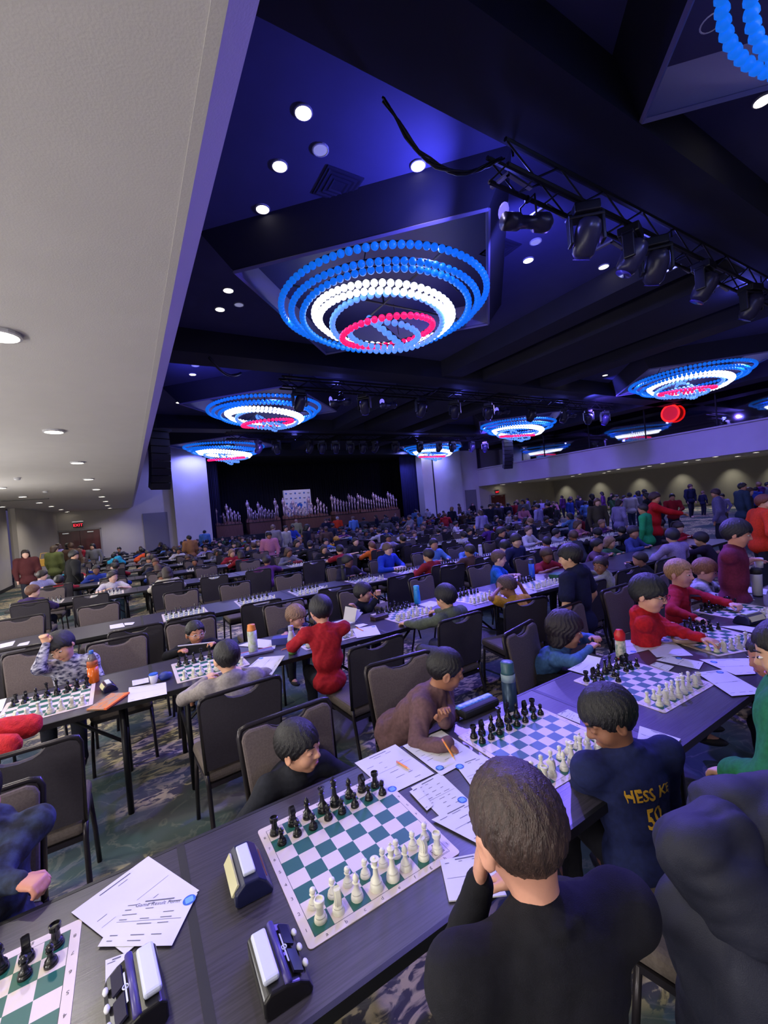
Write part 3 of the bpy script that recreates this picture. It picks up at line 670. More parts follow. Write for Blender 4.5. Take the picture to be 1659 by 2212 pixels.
ll = [(116, 930), (167, 998), (191, 1034), (208, 1056), (220, 1072), (228, 1082), (232, 1091), (237, 1097), (49, 1072), (85, 1085), (111, 1093), (132, 1100), (145, 1105), (0, 720), (2, 1053), (4, 1094)]
for i, (px, py) in enumerate(ll):
    p = atz(px, py, LOW)
    if i < 8: lb = '%s recessed light from the front in the long row on the low white ceiling' % ORD[i+1]
    elif i < 13: lb = '%s recessed light from the left in the second row on the low white ceiling' % ORD[i-7]
    else: lb = ['recessed light cut by the left edge high on the low ceiling', 'recessed light at the left edge level with the second row', 'recessed light at the left edge just above the grey wall'][i-13]
    downlight((p.x, min(p.y, 28.2), LOW-.001), .095, lb, LAMPW, 'recessed lights in the low ceiling')
rl = [(400, 758), (412, 759), (487, 747), (617, 730), (737, 718), (770, 707), (885, 702), (908, 694), (952, 684), (1068, 680), (1100, 670), (1162, 657), (1270, 653), (1330, 640), (1411, 625), (1516, 623), (1602, 605)]
for i, (a, b_) in enumerate(rl):
    p = atz(900+a/2.186, 700+b_/2.186, 3.07)
    if p.y > 28.2: p = p*(28.0/p.y)
    downlight((p.x, p.y, 3.069), .13, '%s recessed light from the stage end under the balcony' % ORD[i+1], LAMPW, 'recessed lights under the balcony')
VENT = mat('vent_paint', (40, 40, 70), .6)
for (px, py, lb) in [(730, 400, 'square air diffuser in the blue ceiling left of centre'), (1080, 537, 'square air diffuser in the blue ceiling right of the nearest chandelier')]:
    p = atz(px, py, CEIL); t = thing('air_diffuser', lb, 'vent', (p.x, p.y, CEIL), 0, 'ceiling air diffusers')
    MB().box((0, 0, -.01), (.6, .6, .02)).build('plate', VENT, t)
    for q in (.26, .19, .12): MB().add([(-q, -q, -.03), (q, -q, -.03), (q, q, -.03), (-q, q, -.03), (-q+.03, -q+.03, -.02), (q-.03, -q+.03, -.02), (q-.03, q-.03, -.02), (-q+.03, q-.03, -.02)], [(0, 1, 5, 4), (1, 2, 6, 5), (2, 3, 7, 6), (3, 0, 4, 7)]).build('louvre', VENT, t)
p = atz(55, 1079, LOW); tag(MB().box((p.x, p.y, LOW-.01), (1.2, .25, .02)).build('slot_vent', mat('slot_grey', (110, 108, 105), .6)), 'grey slot vent in the low white ceiling', 'vent')
for (px, py, lb) in [(37, 1032, 'grey smoke detector on the low ceiling near the left edge'), (97, 1061, 'small smoke detector on the low ceiling beside the slot vent')]:
    p = atz(px, py, LOW); tag(MB().lathe([(.06, 0), (.06, -.03), (.04, -.05)], 14).build('smoke_detector', RIMW, None, False, (p.x, p.y, LOW)), lb, 'smoke detector')
p = aty(0, 0, 10)
q = Vector((27.3, 12.3, 5.85)); t = thing('round_wall_clock', 'round glowing red sign high above the balcony front', 'sign', q)
Ry90 = Matrix.Rotation(-PI/2, 4, 'Y')
m = MB(); m.tube([(0, .46*math.cos(2*PI*i/32), .46*math.sin(2*PI*i/32)) for i in range(33)], .05, 6, False); m.build('neon_ring', mat('neon_red', (255, 25, 20), .4, emit=3), t, True)
MB().lathe([(.43, -.02), (.43, .02)], 28, M=Matrix.Rotation(PI/2, 3, 'Y')).build('sign_face', mat('sign_red', (190, 20, 30), .5, emit=.8), t); MB().tube([(0, 0, .46), (0, 0, CEIL-5.85)], .02, 6).build('hanger', STEEL, t)

# ---------------------------------------------------------------- lighting bars with stage lanterns
def truss(x0, x1, y, z, label):
    t = thing('lighting_truss', label, 'truss', (x0, y, z), 0, 'lighting trusses'); L = x1-x0
    for dy in (-.15, .15):
        for dz in (0, .3): MB().tube([(0, dy, dz), (L, dy, dz)], .03, 6).build('chord', STEEL, t)
    m = MB(); n = int(L/.5)
    for i in range(n):
        a, b_ = i*L/n, (i+1)*L/n
        for dy in (-.15, .15): m.tube([(a, dy, 0), (b_, dy, .3)] if i % 2 else [(a, dy, .3), (b_, dy, 0)], .014, 4)
        m.tube([(a, -.15, 0), (a, .15, 0)], .014, 4)
    o = m.build('lacing', STEEL, t); o['kind'] = 'stuff'
    for i in range(int(L/4)+1): MB().tube([(i*4+.3, 0, .3), (i*4+.3, 0, CEIL-z)], .015, 5).build('hanger_rod', STEEL, t)
    return t
def moving_head(label, loc, rz, grp):
    t = thing('moving_light', label, 'stage light', loc, rz, grp)
    bevel(MB().box((0, 0, -.1), (.34, .3, .14)).build('base', BLKM, t), .02)
    m = MB(); m.box((-.21, 0, -.34), (.05, .16, .4)).box((.21, 0, -.34), (.05, .16, .4)).box((0, 0, -.19), (.47, .18, .05)); bevel(m.build('yoke', BLKM, t), .015)
    o = MB().lathe([(.10, -.26), (.15, -.2), (.17, -.05), (.17, .1), (.14, .2), (.08, .24)], 16).build('head', mat('lantern_shell', (48, 46, 70), .3), t, True, (0, 0, -.45), (.5, .2, 0)); MB().lathe([(.12, .0), (.09, .01)], 14).build('lens', mat('lantern_glass', (90, 80, 190), .1), o, True, (0, 0, -.27))
    MB().tube([(0, 0, -.03), (0, 0, .03)], .04, 8).build('clamp', STEEL, t)
def profile(label, loc, rz, grp):
    t = thing('profile_spotlight', label, 'stage light', loc, rz, grp); R = Matrix.Rotation(PI/2-.15, 3, 'Y')
    MB().lathe([(.11, -.42), (.11, -.2), (.08, -.19), (.08, .1), (.12, .12), (.13, .3), (.07, .38)], 14, M=R).build('barrel', mat('lantern_shell', (48, 46, 70), .3), t, True, (0, 0, -.3))
    MB().lathe([(.105, 0), (.08, -.01)], 14, M=R).build('lens', mat('lit_lens', (120, 110, 250), .2, emit=1.2), t, False, (-.42, 0, -.235))
    MB().tube([(0, -.14, -.3), (0, -.14, -.02), (0, .14, -.02), (0, .14, -.3)], .014, 5).build('bracket', STEEL, t); MB().tube([(0, 0, -.03), (0, 0, .04)], .035, 8).build('clamp', STEEL, t)
BLKM = mat('lantern_black', (26, 25, 34), .35)
tz = 5.85; T1 = 3.6; T2 = 12.7; T3 = 21.3
truss(4.25, 19, T1, tz, 'nearest black lighting truss across the upper right'); truss(4.4, 22, T2, tz, 'second black lighting truss crossing the middle of the hall'); truss(4.4, 22, T3, tz, 'farthest black lighting truss before the stage')
for (xs, y, kind) in [([4.95, ], T1, 'p'), ([5.75, 6.9, 7.6, 9.3, 11.4, 13.2], T1, 'm'), ([4.9, 7.2, 9.6, 11.2, 13.0, 15.6, 17.9, 19.8, 21.2], T2, 'm'), ([6.5, 8.4, 14.2, 18.8], T2, 'p'), ([5.9, 6.8, 8.6, 9.3, 10.1, 11.0, 11.8, 12.6, 14, 15.8, 17.3, 18.4, 20.1, 21.3], T3, 'm')]:
    nm = {T1: 'nearest', T2: 'second', T3: 'farthest'}[y]
    for i, x in enumerate(xs):
        if kind == 'm': moving_head('%s moving head light from the left under the %s truss' % (ORD[i+1], nm), (x, y-.15, tz-.05), random.uniform(-1, 1), 'moving lights on the %s truss' % nm)
        else: profile('%s tube spotlight from the left under the %s truss' % (ORD[i+1], nm), (x, y+.15, tz-.02), random.uniform(-.4, .4), 'profile spotlights on the %s truss' % nm)
for i, (px, py) in enumerate([(1110, 340), (1190, 410), (1265, 425), (1325, 490), (1380, 490), (1470, 545), (1555, 590)]):
    p = atz(px, py, tz+.35); t = MB().box((0, 0, 0), (.5, .05, .03)).box((-.23, .12, 0), (.05, .28, .03)).build('truss_bracket', ZINC, None, False, (p.x, p.y-.05, tz+.01), (0, 0, .1))
    tag(t, '%s pale metal angle bracket from the left on the nearest truss' % ORD[i+1], 'bracket', 'pale brackets on the nearest truss')
# swagged cable bundle and slots
m = MB(); a, b_ = atz(828, 215, 6.45), atz(1085, 340, 6.2); pts = [a.lerp(b_, i/16)-Vector((0, -.12, .38))*math.sin(PI*i/16) for i in range(17)]
for k in range(4): m.tube([p+Vector((.02*math.sin(i*1.3+k*2), .02*math.cos(i+k), .02*math.sin(i*.7+k))) for i, p in enumerate(pts)], .014, 5)
tag(m.build('cable_swag', BLKM, None, True), 'bundle of black cables sagging below the nearest beam', 'cable')
a, b_ = atz(452, 772, 6.22), atz(520, 806, 6.22); m = MB().tube([a.lerp(b_, i/8)-Vector((0, 0, .25))*math.sin(PI*i/8) for i in range(9)], .04, 5); tag(m.build('cable_swag', BLKM, None, True), 'black cable sagging below the ceiling above the second chandelier', 'cable')
for i, (px, py) in enumerate([(985, 770), (1006, 758), (1030, 744), (1045, 735), (1155, 680), (1170, 668), (1188, 655), (1204, 648), (1220, 640), (1245, 632), (1256, 803), (1281, 795)]):
    p = ceil_hit(px, py); t = MB().tube([(0, 0, .01), (0, 0, -.1)], .02, 6).tube([(0, 0, -.08), (.05, .03, -.26)], [.035, .05], 8).build('track_spotlight', mat('track_grey', (110, 108, 150), .4), None, False, tuple(p)); tag(t, '%s small track spotlight from the left in the ceiling slot' % ORD[i+1], 'spotlight', 'track spotlights in the ceiling slot')
# line array loudspeakers
def line_array(loc, rz, label, sc=1.):
    t = thing('line_array_speaker', label, 'loudspeaker', loc, rz, 'hanging line array loudspeakers'); p = Vector((0, 0, 0)); a = -.05
    for k in range(8):
        R = Matrix.Rotation(a, 3, 'X'); h = .3*sc; c = p+R @ Vector((0, 0, -h/2))
        m = MB(); m.prism([(-.4*sc, -.26*sc), (-.24*sc, -h*.47*0-.26*sc), (.24*sc, -.26*sc), (.4*sc, -.26*sc), (.3*sc, .26*sc), (-.3*sc, .26*sc)], -h*.47, h*.47, Matrix.Identity(3)); o = m.build('cabinet', mat('speaker_black', (16, 16, 22), .6), t, False, c); o.rotation_euler = (a, 0, 0)
        MB().box((0, -.262*sc, 0), (.7*sc, .01, h*.8)).build('grille', BLKM, o)
        p = p+R @ Vector((0, 0, -h)); a += .055
    MB().box((0, 0, .06), (.8, .6, .08)).build('fly_frame', STEEL, t)
    MB().tube([(0, 0, .1), (0, 0, CEIL-loc[2])], .02, 5).build('hanger', STEEL, t)
p = aty(338, 935, 17); line_array((p.x, p.y, p.z), .35, 'black line array loudspeaker hanging beside the low ceiling on the left', .83)
p = aty(1094, 950, 20); line_array((p.x, p.y, p.z), -.35, 'black line array loudspeaker hanging in front of the balcony end', .8)

# ---------------------------------------------------------------- stage: backdrop banner, trophies
EMB = mat('emblem_blue', (40, 95, 185), .5); INK = mat('ink', (60, 60, 78), .7)
t = thing('backdrop_banner', 'white sponsor backdrop with small blue emblems standing on the stage', 'banner', tuple(aty(612, 1060, 30)), .05)
bw = aty(671, 1058, 30).x-aty(612, 1060, 30).x; bh = 2.0
MB().box((bw/2, 0, -bh/2), (bw, .04, bh)).build('banner_sheet', mat('banner_white', (215, 212, 225), .7), t); t.location.z = aty(640, 1058, 30).z
m = MB(); q = MB(); Mf = Matrix.Rotation(PI/2, 4, 'X')
for r_ in range(5):
    for c_ in range(6):
        x, z = bw*(c_+.5)/6, -.25-r_*.36
        if (r_+c_) % 2 == 0: m.add([(x+.07*math.cos(a*PI/6), -.026, z+.07*math.sin(a*PI/6)) for a in range(12)], [tuple(range(11, -1, -1))])
        else: q.box((x, -.026, z), (.2, .004, .035)); q.box((x, -.026, z-.05), (.14, .004, .02))
m.add([(bw*.55+.22*math.cos(a*PI/10), -.03, -1.15+.16*math.sin(a*PI/10)) for a in range(20)], [tuple(range(19, -1, -1))])
m.build('emblem_print', EMB, t); q.build('word_print', INK, t); MB().tube([(0, .1, -bh-.2), (0, .1, 0)], .02, 6).tube([(bw, .1, -bh-.2), (bw, .1, 0)], .02, 6).build('banner_stand', ZINC, t)
TB = mat('trophy_base', (120, 82, 70), .5); TG = mat('trophy_gilt', (205, 178, 190), .35, metal=.4)
def trophy():
    t = thing('trophy', 'x', 'trophy'); MB().box((0, 0, .06), (.22, .16, .12)).box((0, 0, .15), (.16, .12, .06)).build('plinth', TB, t)
    MB().tube([(0, 0, .18), (0, 0, .62)], .035, 8).build('column', TG, t, True)
    MB().lathe([(.05, .62), (.03, .66), (.025, .7), (.07, .76), (.085, .84), (.07, .92), (.02, .95), (.03, 1.0), (.012, 1.03)], 12).build('cup', TG, t, True); return t
tp = trophy(); cnt = 0; first = True
tabs = []
for (x0, x1, zt) in [(4.9, 6.6, 1), (7.0, 9.2, 1), (9.5, 13.0, 1), (13.3, 15.6, 1), (15.9, 19.6, 1)]:
    Y = 29.5 if x0 < 15 else 30.2
    z0 = .9; tb = thing('trophy_table', '%s draped table of trophies from the left on the stage' % ORD[len(tabs)+1], 'table', ((x0+x1)/2, Y, z0), 0, 'trophy tables on the stage')
    MB().box((0, 0, .78), (x1-x0, .9, .04)).build('tabletop', BLKP, tb); MB().box((0, 0, .38), (x1-x0-.04, .86, .76)).build('table_skirt', mat('brown_skirt', (112, 74, 62), .8, noise=.4, nscale=30, stretch=(4, 4, .1)), tb); tabs.append(tb)
    n = int((x1-x0)/.24)
    for i in range(n):
        s_ = [1.5, .95, .8, 1.35, 1.1, .9, .8, .75][i % 8] if x0 < 13 else [1.5, 1.35, 1.2, 1.1, 1.0, .95][i % 6]
        for j, yy in enumerate((-.25, .2)):
            cnt += 1; lb = '%s %s trophy from the left on the %s trophy table' % (ORD[i+1], ('front', 'back')[j], ORD[len(tabs)])
            L_ = (x0+.15+i*.24, Y+yy, z0+.8); sc = s_*(1 if j else .72)
            if first: tp.location = L_; tp.scale = (sc,)*3; tp['label'] = lb; tp['group'] = 'trophies on the stage'; first = False
            else: dup(tp, L_, 0, lb, 'trophies on the stage', sc)

# ---------------------------------------------------------------- recognisable figures of the middle distance: label, pixel, head height, turn, face turn, height, seated, hair, colours
BLK = (22, 20, 24); BRN = (62, 42, 36); BLD = (176, 138, 104)
S_A = (214, 166, 138); S_B = (150, 100, 76); S_C = (222, 178, 160); S_D = (190, 138, 112)
def wp(px, py, y=None, z=None):
    p = aty(px, py, y) if y is not None else atz(px, py, z); return np.array(p, float)
MID = [ # label, px, py, head z, yaw, face yaw, H, seated, hair, haircol, skin, shirt, extras
 ('dark-haired child in a navy T-shirt with white hood standing with back to camera', 1230, 1203, 1.12, .2, .35, 1.26, False, 'thick', BLK, S_A, (24, 28, 62), dict(hood=True, sleeve='short')),
 ('tall boy in a navy vest with pale sleeves looking down', 1115, 1168, 1.12, PI+.1, .2, 1.28, False, 'bangs', (34, 26, 34), S_C, (34, 38, 84), {}),
 ('brown-haired child in a bright blue T-shirt facing right', 1078, 1206, .98, PI+.7, .6, 1.2, True, 'short', (100, 74, 66), S_C, (30, 96, 200), dict(sleeve='short')),
 ('smiling boy in a light blue hoodie facing the camera', 937, 1176, 1.02, PI+.1, -.3, 1.25, True, 'short', BLK, S_D, (96, 140, 205), dict(hood=True)),
 ('child in a dark red sweater with back to camera', 925, 1200, .98, .2, .2, 1.2, True, 'short', (40, 30, 42), S_A, (150, 34, 44), {}),
 ('child in a royal blue sweater with brown hair', 838, 1186, .98, PI+.3, .3, 1.2, True, 'bangs', (104, 80, 70), S_C, (34, 66, 190), {}),
 ('dark-skinned child with an orange printed shirt', 752, 1212, .98, PI+.2, .8, 1.18, True, 'thick', (28, 22, 34), (122, 80, 72), (34, 30, 50), {}),
 ('child in a brown sweater lying forward on the table', 1014, 1190, .96, -.3, .6, 1.2, True, 'short', (44, 34, 40), S_D, (84, 58, 56), {}),
 ('child in an orange hoodie sitting with back to camera', 803, 1179, .98, .1, .0, 1.2, True, 'short', (120, 80, 66), S_C, (228, 112, 40), dict(hood=True)),
 ('child with a yellow hood pulled up', 726, 1166, .98, .5, .2, 1.2, True, 'fluffy', (222, 160, 40), S_C, (222, 160, 40), dict(hood=True)),
 ('boy in a black T-shirt with arms stretched over the table', 768, 1170, .98, PI, .1, 1.25, True, 'short', (40, 30, 34), S_C, (26, 26, 32), dict(sleeve='short')),
 ('child in an all black top with back to camera beside the orange hoodie', 870, 1165, .98, .0, .0, 1.25, True, 'short', BLK, S_A, (24, 22, 34), {}),
 ('child in a bright blue T-shirt facing the camera', 895, 1153, .98, PI, 0., 1.2, True, 'fluffy', (120, 86, 80), S_C, (36, 60, 205), dict(sleeve='short')),
 ('child in a pale beige hoodie looking left', 1297, 1221, .99, .3, 1.3, 1.2, True, 'short', (50, 34, 34), S_B, (150, 150, 128), dict(hood=True)),
 ('child in a black hooded jacket with short hair seen from behind', 1383, 1222, 1.0, .3, .3, 1.25, True, 'buzz', (46, 38, 44), S_D, (26, 26, 32), dict(hood=True)),
 ('child in a pale lavender shirt leaning across the table', 1452, 1158, 1.05, -.3, -.2, 1.3, True, 'thick', (24, 24, 40), S_A, (150, 135, 185), {}),
 ('boy with hand on his mouth in a dusky pink top', 1290, 1178, .98, PI+.3, .5, 1.22, True, 'short', BLK, S_D, (100, 70, 96), {}),
 ('child in a blue patterned coat facing the camera', 1368, 1150, 1.0, PI+.1, .2, 1.22, True, 'thick', (36, 28, 40), S_D, (60, 70, 130), {}),
 ('child in a brown orange jacket behind the lavender shirt', 1425, 1132, 1.0, .3, -.4, 1.2, True, 'short', (50, 34, 44), S_D, (150, 92, 60), {}),
 ('child in a dark red shirt behind the lavender shirt', 1466, 1140, .98, PI, .2, 1.2, True, 'bangs', (50, 38, 44), S_C, (165, 26, 46), {}),
 ('child in a black jacket with back to camera beside the maroon shirt', 1513, 1165, 1.0, .1, .2, 1.25, True, 'thick', (24, 22, 34), S_A, (34, 26, 48), {}),
 ('child in a black and yellow top behind the varsity vest', 1083, 1150, 1.0, PI+.5, .4, 1.25, True, 'thick', (26, 22, 34), S_D, (30, 28, 38), {}),
 ('child in a striped white hoodie looking right', 1202, 1152, 1.0, PI+.6, .8, 1.22, True, 'short', BLK, S_A, (180, 178, 200), dict(hood=True)),
 ('child resting cheek on hand in a white sweater', 1142, 1147, .98, PI+.2, .2, 1.2, True, 'short', (90, 66, 60), S_C, (200, 196, 205), {}),
 ('red-haired child in a purple hoodie at the far left', 72, 1278, 1.0, -.5, -.8, 1.22, True, 'short', (104, 66, 50), S_C, (62, 46, 96), dict(hood=True)),
 ('child in a lavender sweatshirt with hand on mouth at the far left', 92, 1243, 1.02, PI+.6, 1.0, 1.25, True, 'thick', (38, 28, 30), S_C, (150, 148, 196), {}),
 ('boy with glasses in a white printed T-shirt on the left', 243, 1246, 1.0, PI+.2, .6, 1.22, True, 'short', (40, 30, 36), S_C, (196, 190, 205), dict(sleeve='short', pants=(72, 96, 120))),
 ('dark-haired child in blue on the left table', 208, 1231, 1.0, PI, 0., 1.2, True, 'short', BLK, (125, 85, 70), (40, 60, 150), {}),
 ('child with long dark hair in a cream top, back to camera', 360, 1238, 1.0, .1, .1, 1.22, True, 'long', (50, 36, 36), S_C, (196, 190, 176), {}),
 ('woman with long dark hair in a maroon coat standing by the grey wall', 55, 1197, 1.5, PI+.3, -.2, 1.6, False, 'long', (44, 32, 34), S_C, (84, 40, 44), dict(puff=.02, hs=1.1)),
 ('adult in an olive puffer jacket standing at the left', 118, 1187, 1.5, -.6, -.6, 1.6, False, 'long', (70, 52, 40), S_C, (92, 100, 60), dict(puff=.03, hs=1.1)),
 ('adult in a black coat bending over the left tables', 160, 1200, 1.4, -1.2, -.8, 1.6, False, 'thick', BLK, S_A, (28, 28, 32), dict(puff=.02, hs=1.1)),
 ('person in a tan hooded jacket with back to camera', 408, 1163, 1.42, .3, .3, 1.55, False, 'short', BLK, S_A, (160, 112, 72), dict(hood=True, puff=.02)),
 ('person in a light blue hooded jacket beside the tan jacket', 442, 1150, 1.42, -.4, -.3, 1.55, False, 'short', BLK, S_A, (84, 130, 190), dict(hood=True, puff=.02)),
 ('person in an orange red hoodie and white cap by the stage', 729, 1120, 1.5, -.4, -.4, 1.6, False, 'short', (215, 210, 215), S_C, (232, 72, 40), {}),
 ('person in a light blue shirt with back to camera by the stage', 762, 1120, 1.5, .1, .1, 1.65, False, 'short', (120, 100, 90), S_C, (96, 140, 215), {}),
 ('man in a bright red sweater standing and pointing', 1415, 1076, 1.54, PI+.6, .2, 1.7, False, 'thick', (60, 34, 34), S_D, (205, 28, 36), dict(hs=1.1, point=1)),
 ('person in a black jacket standing behind the red sweater', 1395, 1072, 1.55, .2, .2, 1.7, False, 'long', (20, 24, 28), S_D, (26, 30, 38), {}),
 ('person in a lavender sweatshirt with a blue backpack', 1160, 1095, 1.45, .2, .3, 1.6, False, 'thick', (34, 28, 40), S_D, (150, 145, 205), {}),
 ('adult in a black jacket in front of the right doors', 1075, 1092, 1.55, .1, .1, 1.68, False, 'thick', (26, 24, 34), S_D, (28, 28, 44), {}),
 ('person in a pale lilac shirt with long hair', 1037, 1108, 1.45, .1, .2, 1.6, False, 'long', (76, 54, 52), S_C, (160, 150, 215), {}),
 ('adult with long brown hair in an olive jacket', 1290, 1085, 1.52, PI-.6, 0., 1.65, False, 'long', (96, 66, 52), S_C, (70, 66, 56), {}),
 ('person in a bright green shirt among the crowd', 1388, 1100, 1.4, .2, .2, 1.5, False, 'short', (40, 30, 34), S_D, (40, 160, 100), {}),
 ('person in a grey lavender shirt standing high at right', 1545, 1066, 1.5, .3, .4, 1.7, False, 'thick', (70, 46, 56), S_D, (110, 104, 150), {}),
 ('person in a teal jacket walking along the right wall', 1604, 1052, 1.6, PI+.8, .3, 1.7, False, 'short', (38, 30, 36), S_D, (52, 70, 96), {}),
 ('person in an orange red jacket bending at the right edge', 1650, 1085, 1.36, PI+.7, .2, 1.6, False, 'short', (120, 60, 50), S_C, (226, 62, 36), {}),
 ('person in a dark red jacket seated deep in the crowd', 1252, 1120, 1.0, .2, .4, 1.25, True, 'short', (34, 26, 34), S_D, (130, 22, 44), {}),
 ('child in a white printed hoodie looking right in the middle rows', 985, 1132, 1.0, PI+.7, .8, 1.25, True, 'short', BLK, S_D, (205, 200, 215), {}),
 ('child in a purple printed shirt with back to camera', 1052, 1140, 1.0, .1, .1, 1.22, True, 'short', (30, 34, 50), S_D, (84, 44, 140), {}),
 ('child in yellow behind the white printed hoodie', 1033, 1128, .98, PI, 0., 1.2, True, 'short', (60, 40, 44), S_D, (222, 160, 50), {}),
 ('person in a black jacket with long hair standing before the stage', 664, 1140, 1.5, PI+.9, .6, 1.6, False, 'long', BLK, S_C, (24, 24, 40), {}),
 ('person in a cream hoodie standing before the stage', 617, 1142, 1.42, PI+.5, 0., 1.5, False, 'short', BLK, S_A, (200, 195, 180), {}),
 ('bald adult in an olive jacket standing before the stage', 640, 1126, 1.5, -.3, -.5, 1.62, False, 'buzz', (190, 150, 130), S_C, (150, 150, 110), {}),
 ('adult in a grey shirt with grey hair before the stage', 590, 1140, 1.5, -.5, -.3, 1.62, False, 'short', (120, 100, 95), S_C, (130, 125, 140), {}),
]

ROWY = [.925, 3.27, 5.62, 8.95, 11.2, 13.45, 15.7, 17.95, 20.2, 22.4, 24.6]
MPOS = []; RES = []
for m_ in MID:
    px, py, z, yw, st, H_ = m_[1], m_[2], m_[3], m_[4], m_[7], m_[6]
    p = wp(px, py, z=z); d = math.hypot(p[0], p[1])
    if d > 24: p = p*24/d
    y = p[1]; far = math.cos(yw) < 0
    if st:
        if far: c = [(r, y_+.87) for r, y_ in enumerate(ROWY)]
        else: c = [(r, y_-.09) for r, y_ in enumerate(ROWY)]
        r, y = min(c, key=lambda q: abs(q[1]-y))
    else:
        r, y = min([(r, y_+1.5) for r, y_ in enumerate(ROWY)]+[(2, 7.2), (2, 7.9), (1, 4.78)], key=lambda q: abs(q[1]-y))
    p = wp(px, py, y=y); MPOS.append((p, z))
    if st: RES.append((p[0], y+(.1 if far else -.12), PI if far else 0., r, far))

# ---------------------------------------------------------------- tables in long rows
WOODT = mat('dark_wood_laminate', (66, 62, 72), .3, noise=.38, nscale=5, stretch=(1.2, 34, 34), spec=.55, bump=.05, bscale=8)
nt = WOODT.node_tree
EDGE = mat('table_edge_rubber', (16, 16, 18), .5)
TH = .76
def table():
    t = thing('folding_table', 'x', 'table'); 
    MB().box((0, 0, TH-.011), (1.818, .75, .022)).build('tabletop', WOODT, t); m = MB()
    for sx, sy, a, b_ in ((0, .379, 1.83, .014), (0, -.379, 1.83, .014), (.909, 0, .012, .75), (-.909, 0, .012, .75)): m.box((sx, sy, TH-.016), (a, b_, .034))
    m.build('edge_band', EDGE, t); MB().box((0, 0, TH-.055), (1.6, .5, .05)).build('apron', EDGE, t)
    for sx in (-1, 1):
        for sy in (-1, 1):
            MB().tube([(sx*.72, sy*.27, TH-.05), (sx*.72, sy*.29, 0)], .019, 8).build('leg', STEEL, t, True)
        MB().tube([(sx*.72, -.28, .35), (sx*.72, .28, .35)], .013, 6).build('crossbar', STEEL, t); MB().tube([(sx*.72, 0, .35), (sx*.3, 0, TH-.05)], .012, 6).build('brace', STEEL, t)
    return t
tab0 = table(); used = [0]
ROWY = [.925, 3.27, 5.62, 8.95, 11.2, 13.45, 15.7, 17.95, 20.2, 22.4, 24.6]
ROWX = [(-2, 3), (-3, 4), (-3, 5), (-1, 6), (-1, 7), (-1, 8), (-1, 9), (-1, 10), (-1, 11), (-1, 12), (0, 12)]
def ordl(i): return ORD[i+1]
TABX = []
for r, y in enumerate(ROWY):
    xs = []
    for k in range(ROWX[r][0], ROWX[r][1]+1):
        x = .07+1.83*k+.915
        if r > 3 and k in (3, 7): continue
        if not any(inframe((x+dx, y+dy, TH), 60) for dx in (-.9, 0, .9) for dy in (0, .75)): continue
        xs.append(x)
    for i, x in enumerate(xs):
        lb = '%s dark wood-top folding table from the left in the %s row' % (ordl(i), ordl(r)); L_ = (x, y+.38, 0)
        if used[0] == 0: tab0.location = L_; tab0['label'] = lb; tab0['group'] = 'long rows of folding tables'; used[0] = 1
        else: dup(tab0, L_, 0, lb, 'long rows of folding tables')
    TABX.append(xs)

# ---------------------------------------------------------------- banquet chairs: origin at the seat centre on the floor, sitter faces +y
CB = mat('chair_back_charcoal', (52, 47, 56), .85, noise=.15, nscale=90, bump=.3, bscale=600); CF = mat('chair_front_taupe', (104, 92, 92), .9, noise=.2, nscale=120, bump=.3, bscale=600)
CS = mat('chair_seat_taupe', (98, 88, 82), .9, noise=.2, nscale=120, bump=.3, bscale=600); CT = mat('chair_tube', (48, 44, 48), .3, metal=.5)
def panel_poly(w0, w1, h, notch=True, r=.04):
    P = [(-w0, 0), (w0, 0), (w1, h-r), (w1-r*.3, h-r*.3), (w1-r, h)]
    if notch: P += [(.10, h-.004), (.08, h-.024), (.05, h-.038), (0, h-.043), (-.05, h-.038), (-.08, h-.024), (-.10, h-.004)]
    return P+[(-w1+r, h), (-w1+r*.3, h-r*.3), (-w1, h-r)]
def chair():
    t = thing('banquet_chair', 'x', 'chair'); Rb = Matrix.Rotation(.13, 4, 'X') @ Matrix.Rotation(PI/2, 4, 'X')
    M = Matrix.Translation((0, -.2, .50)) @ Rb
    m = MB(); m.prism(panel_poly(.205, .225, .415), -.03, -.006, M); o = m.build('backrest', CF, t); bevel(o, .012)
    m = MB(); m.prism(panel_poly(.21, .23, .418), -.006, .012, M); m.build('back_panel', CB, t)
    fr = [(-.212, -.04, 0), (-.23, .39, 0), (-.22, .418, 0), (-.19, .426, 0), (.19, .426, 0), (.22, .418, 0), (.23, .39, 0), (.212, -.04, 0)]
    MB().tube([M @ Vector(p) for p in fr], .0125, 8).build('back_frame', CT, t, True)
    o = MB().box((0, .01, .455), (.43, .43, .075)).build('seat', CS, t); bevel(o, .03, 3)
    MB().box((0, .0, .405), (.42, .4, .025)).build('seat_base', CT, t)
    for sx in (-1, 1):
        MB().tube([(sx*.2, .19, .41), (sx*.21, .21, .2), (sx*.215, .22, .0)], .0125, 8).build('leg', CT, t, True)
        MB().tube([M @ Vector((sx*.215, -.02, 0)), (sx*.21, -.205, .40), (sx*.215, -.26, .15), (sx*.22, -.3, .0)], .0125, 8).build('leg', CT, t, True)
    return t
ch0 = chair(); cu_ = [0]; CHN = {}
def put_chair(x, y, rz, row, far, extra=None):
    side = 'far' if far else 'near'; k = (row, side); CHN.setdefault(k, []).append((x, y, rz, extra))
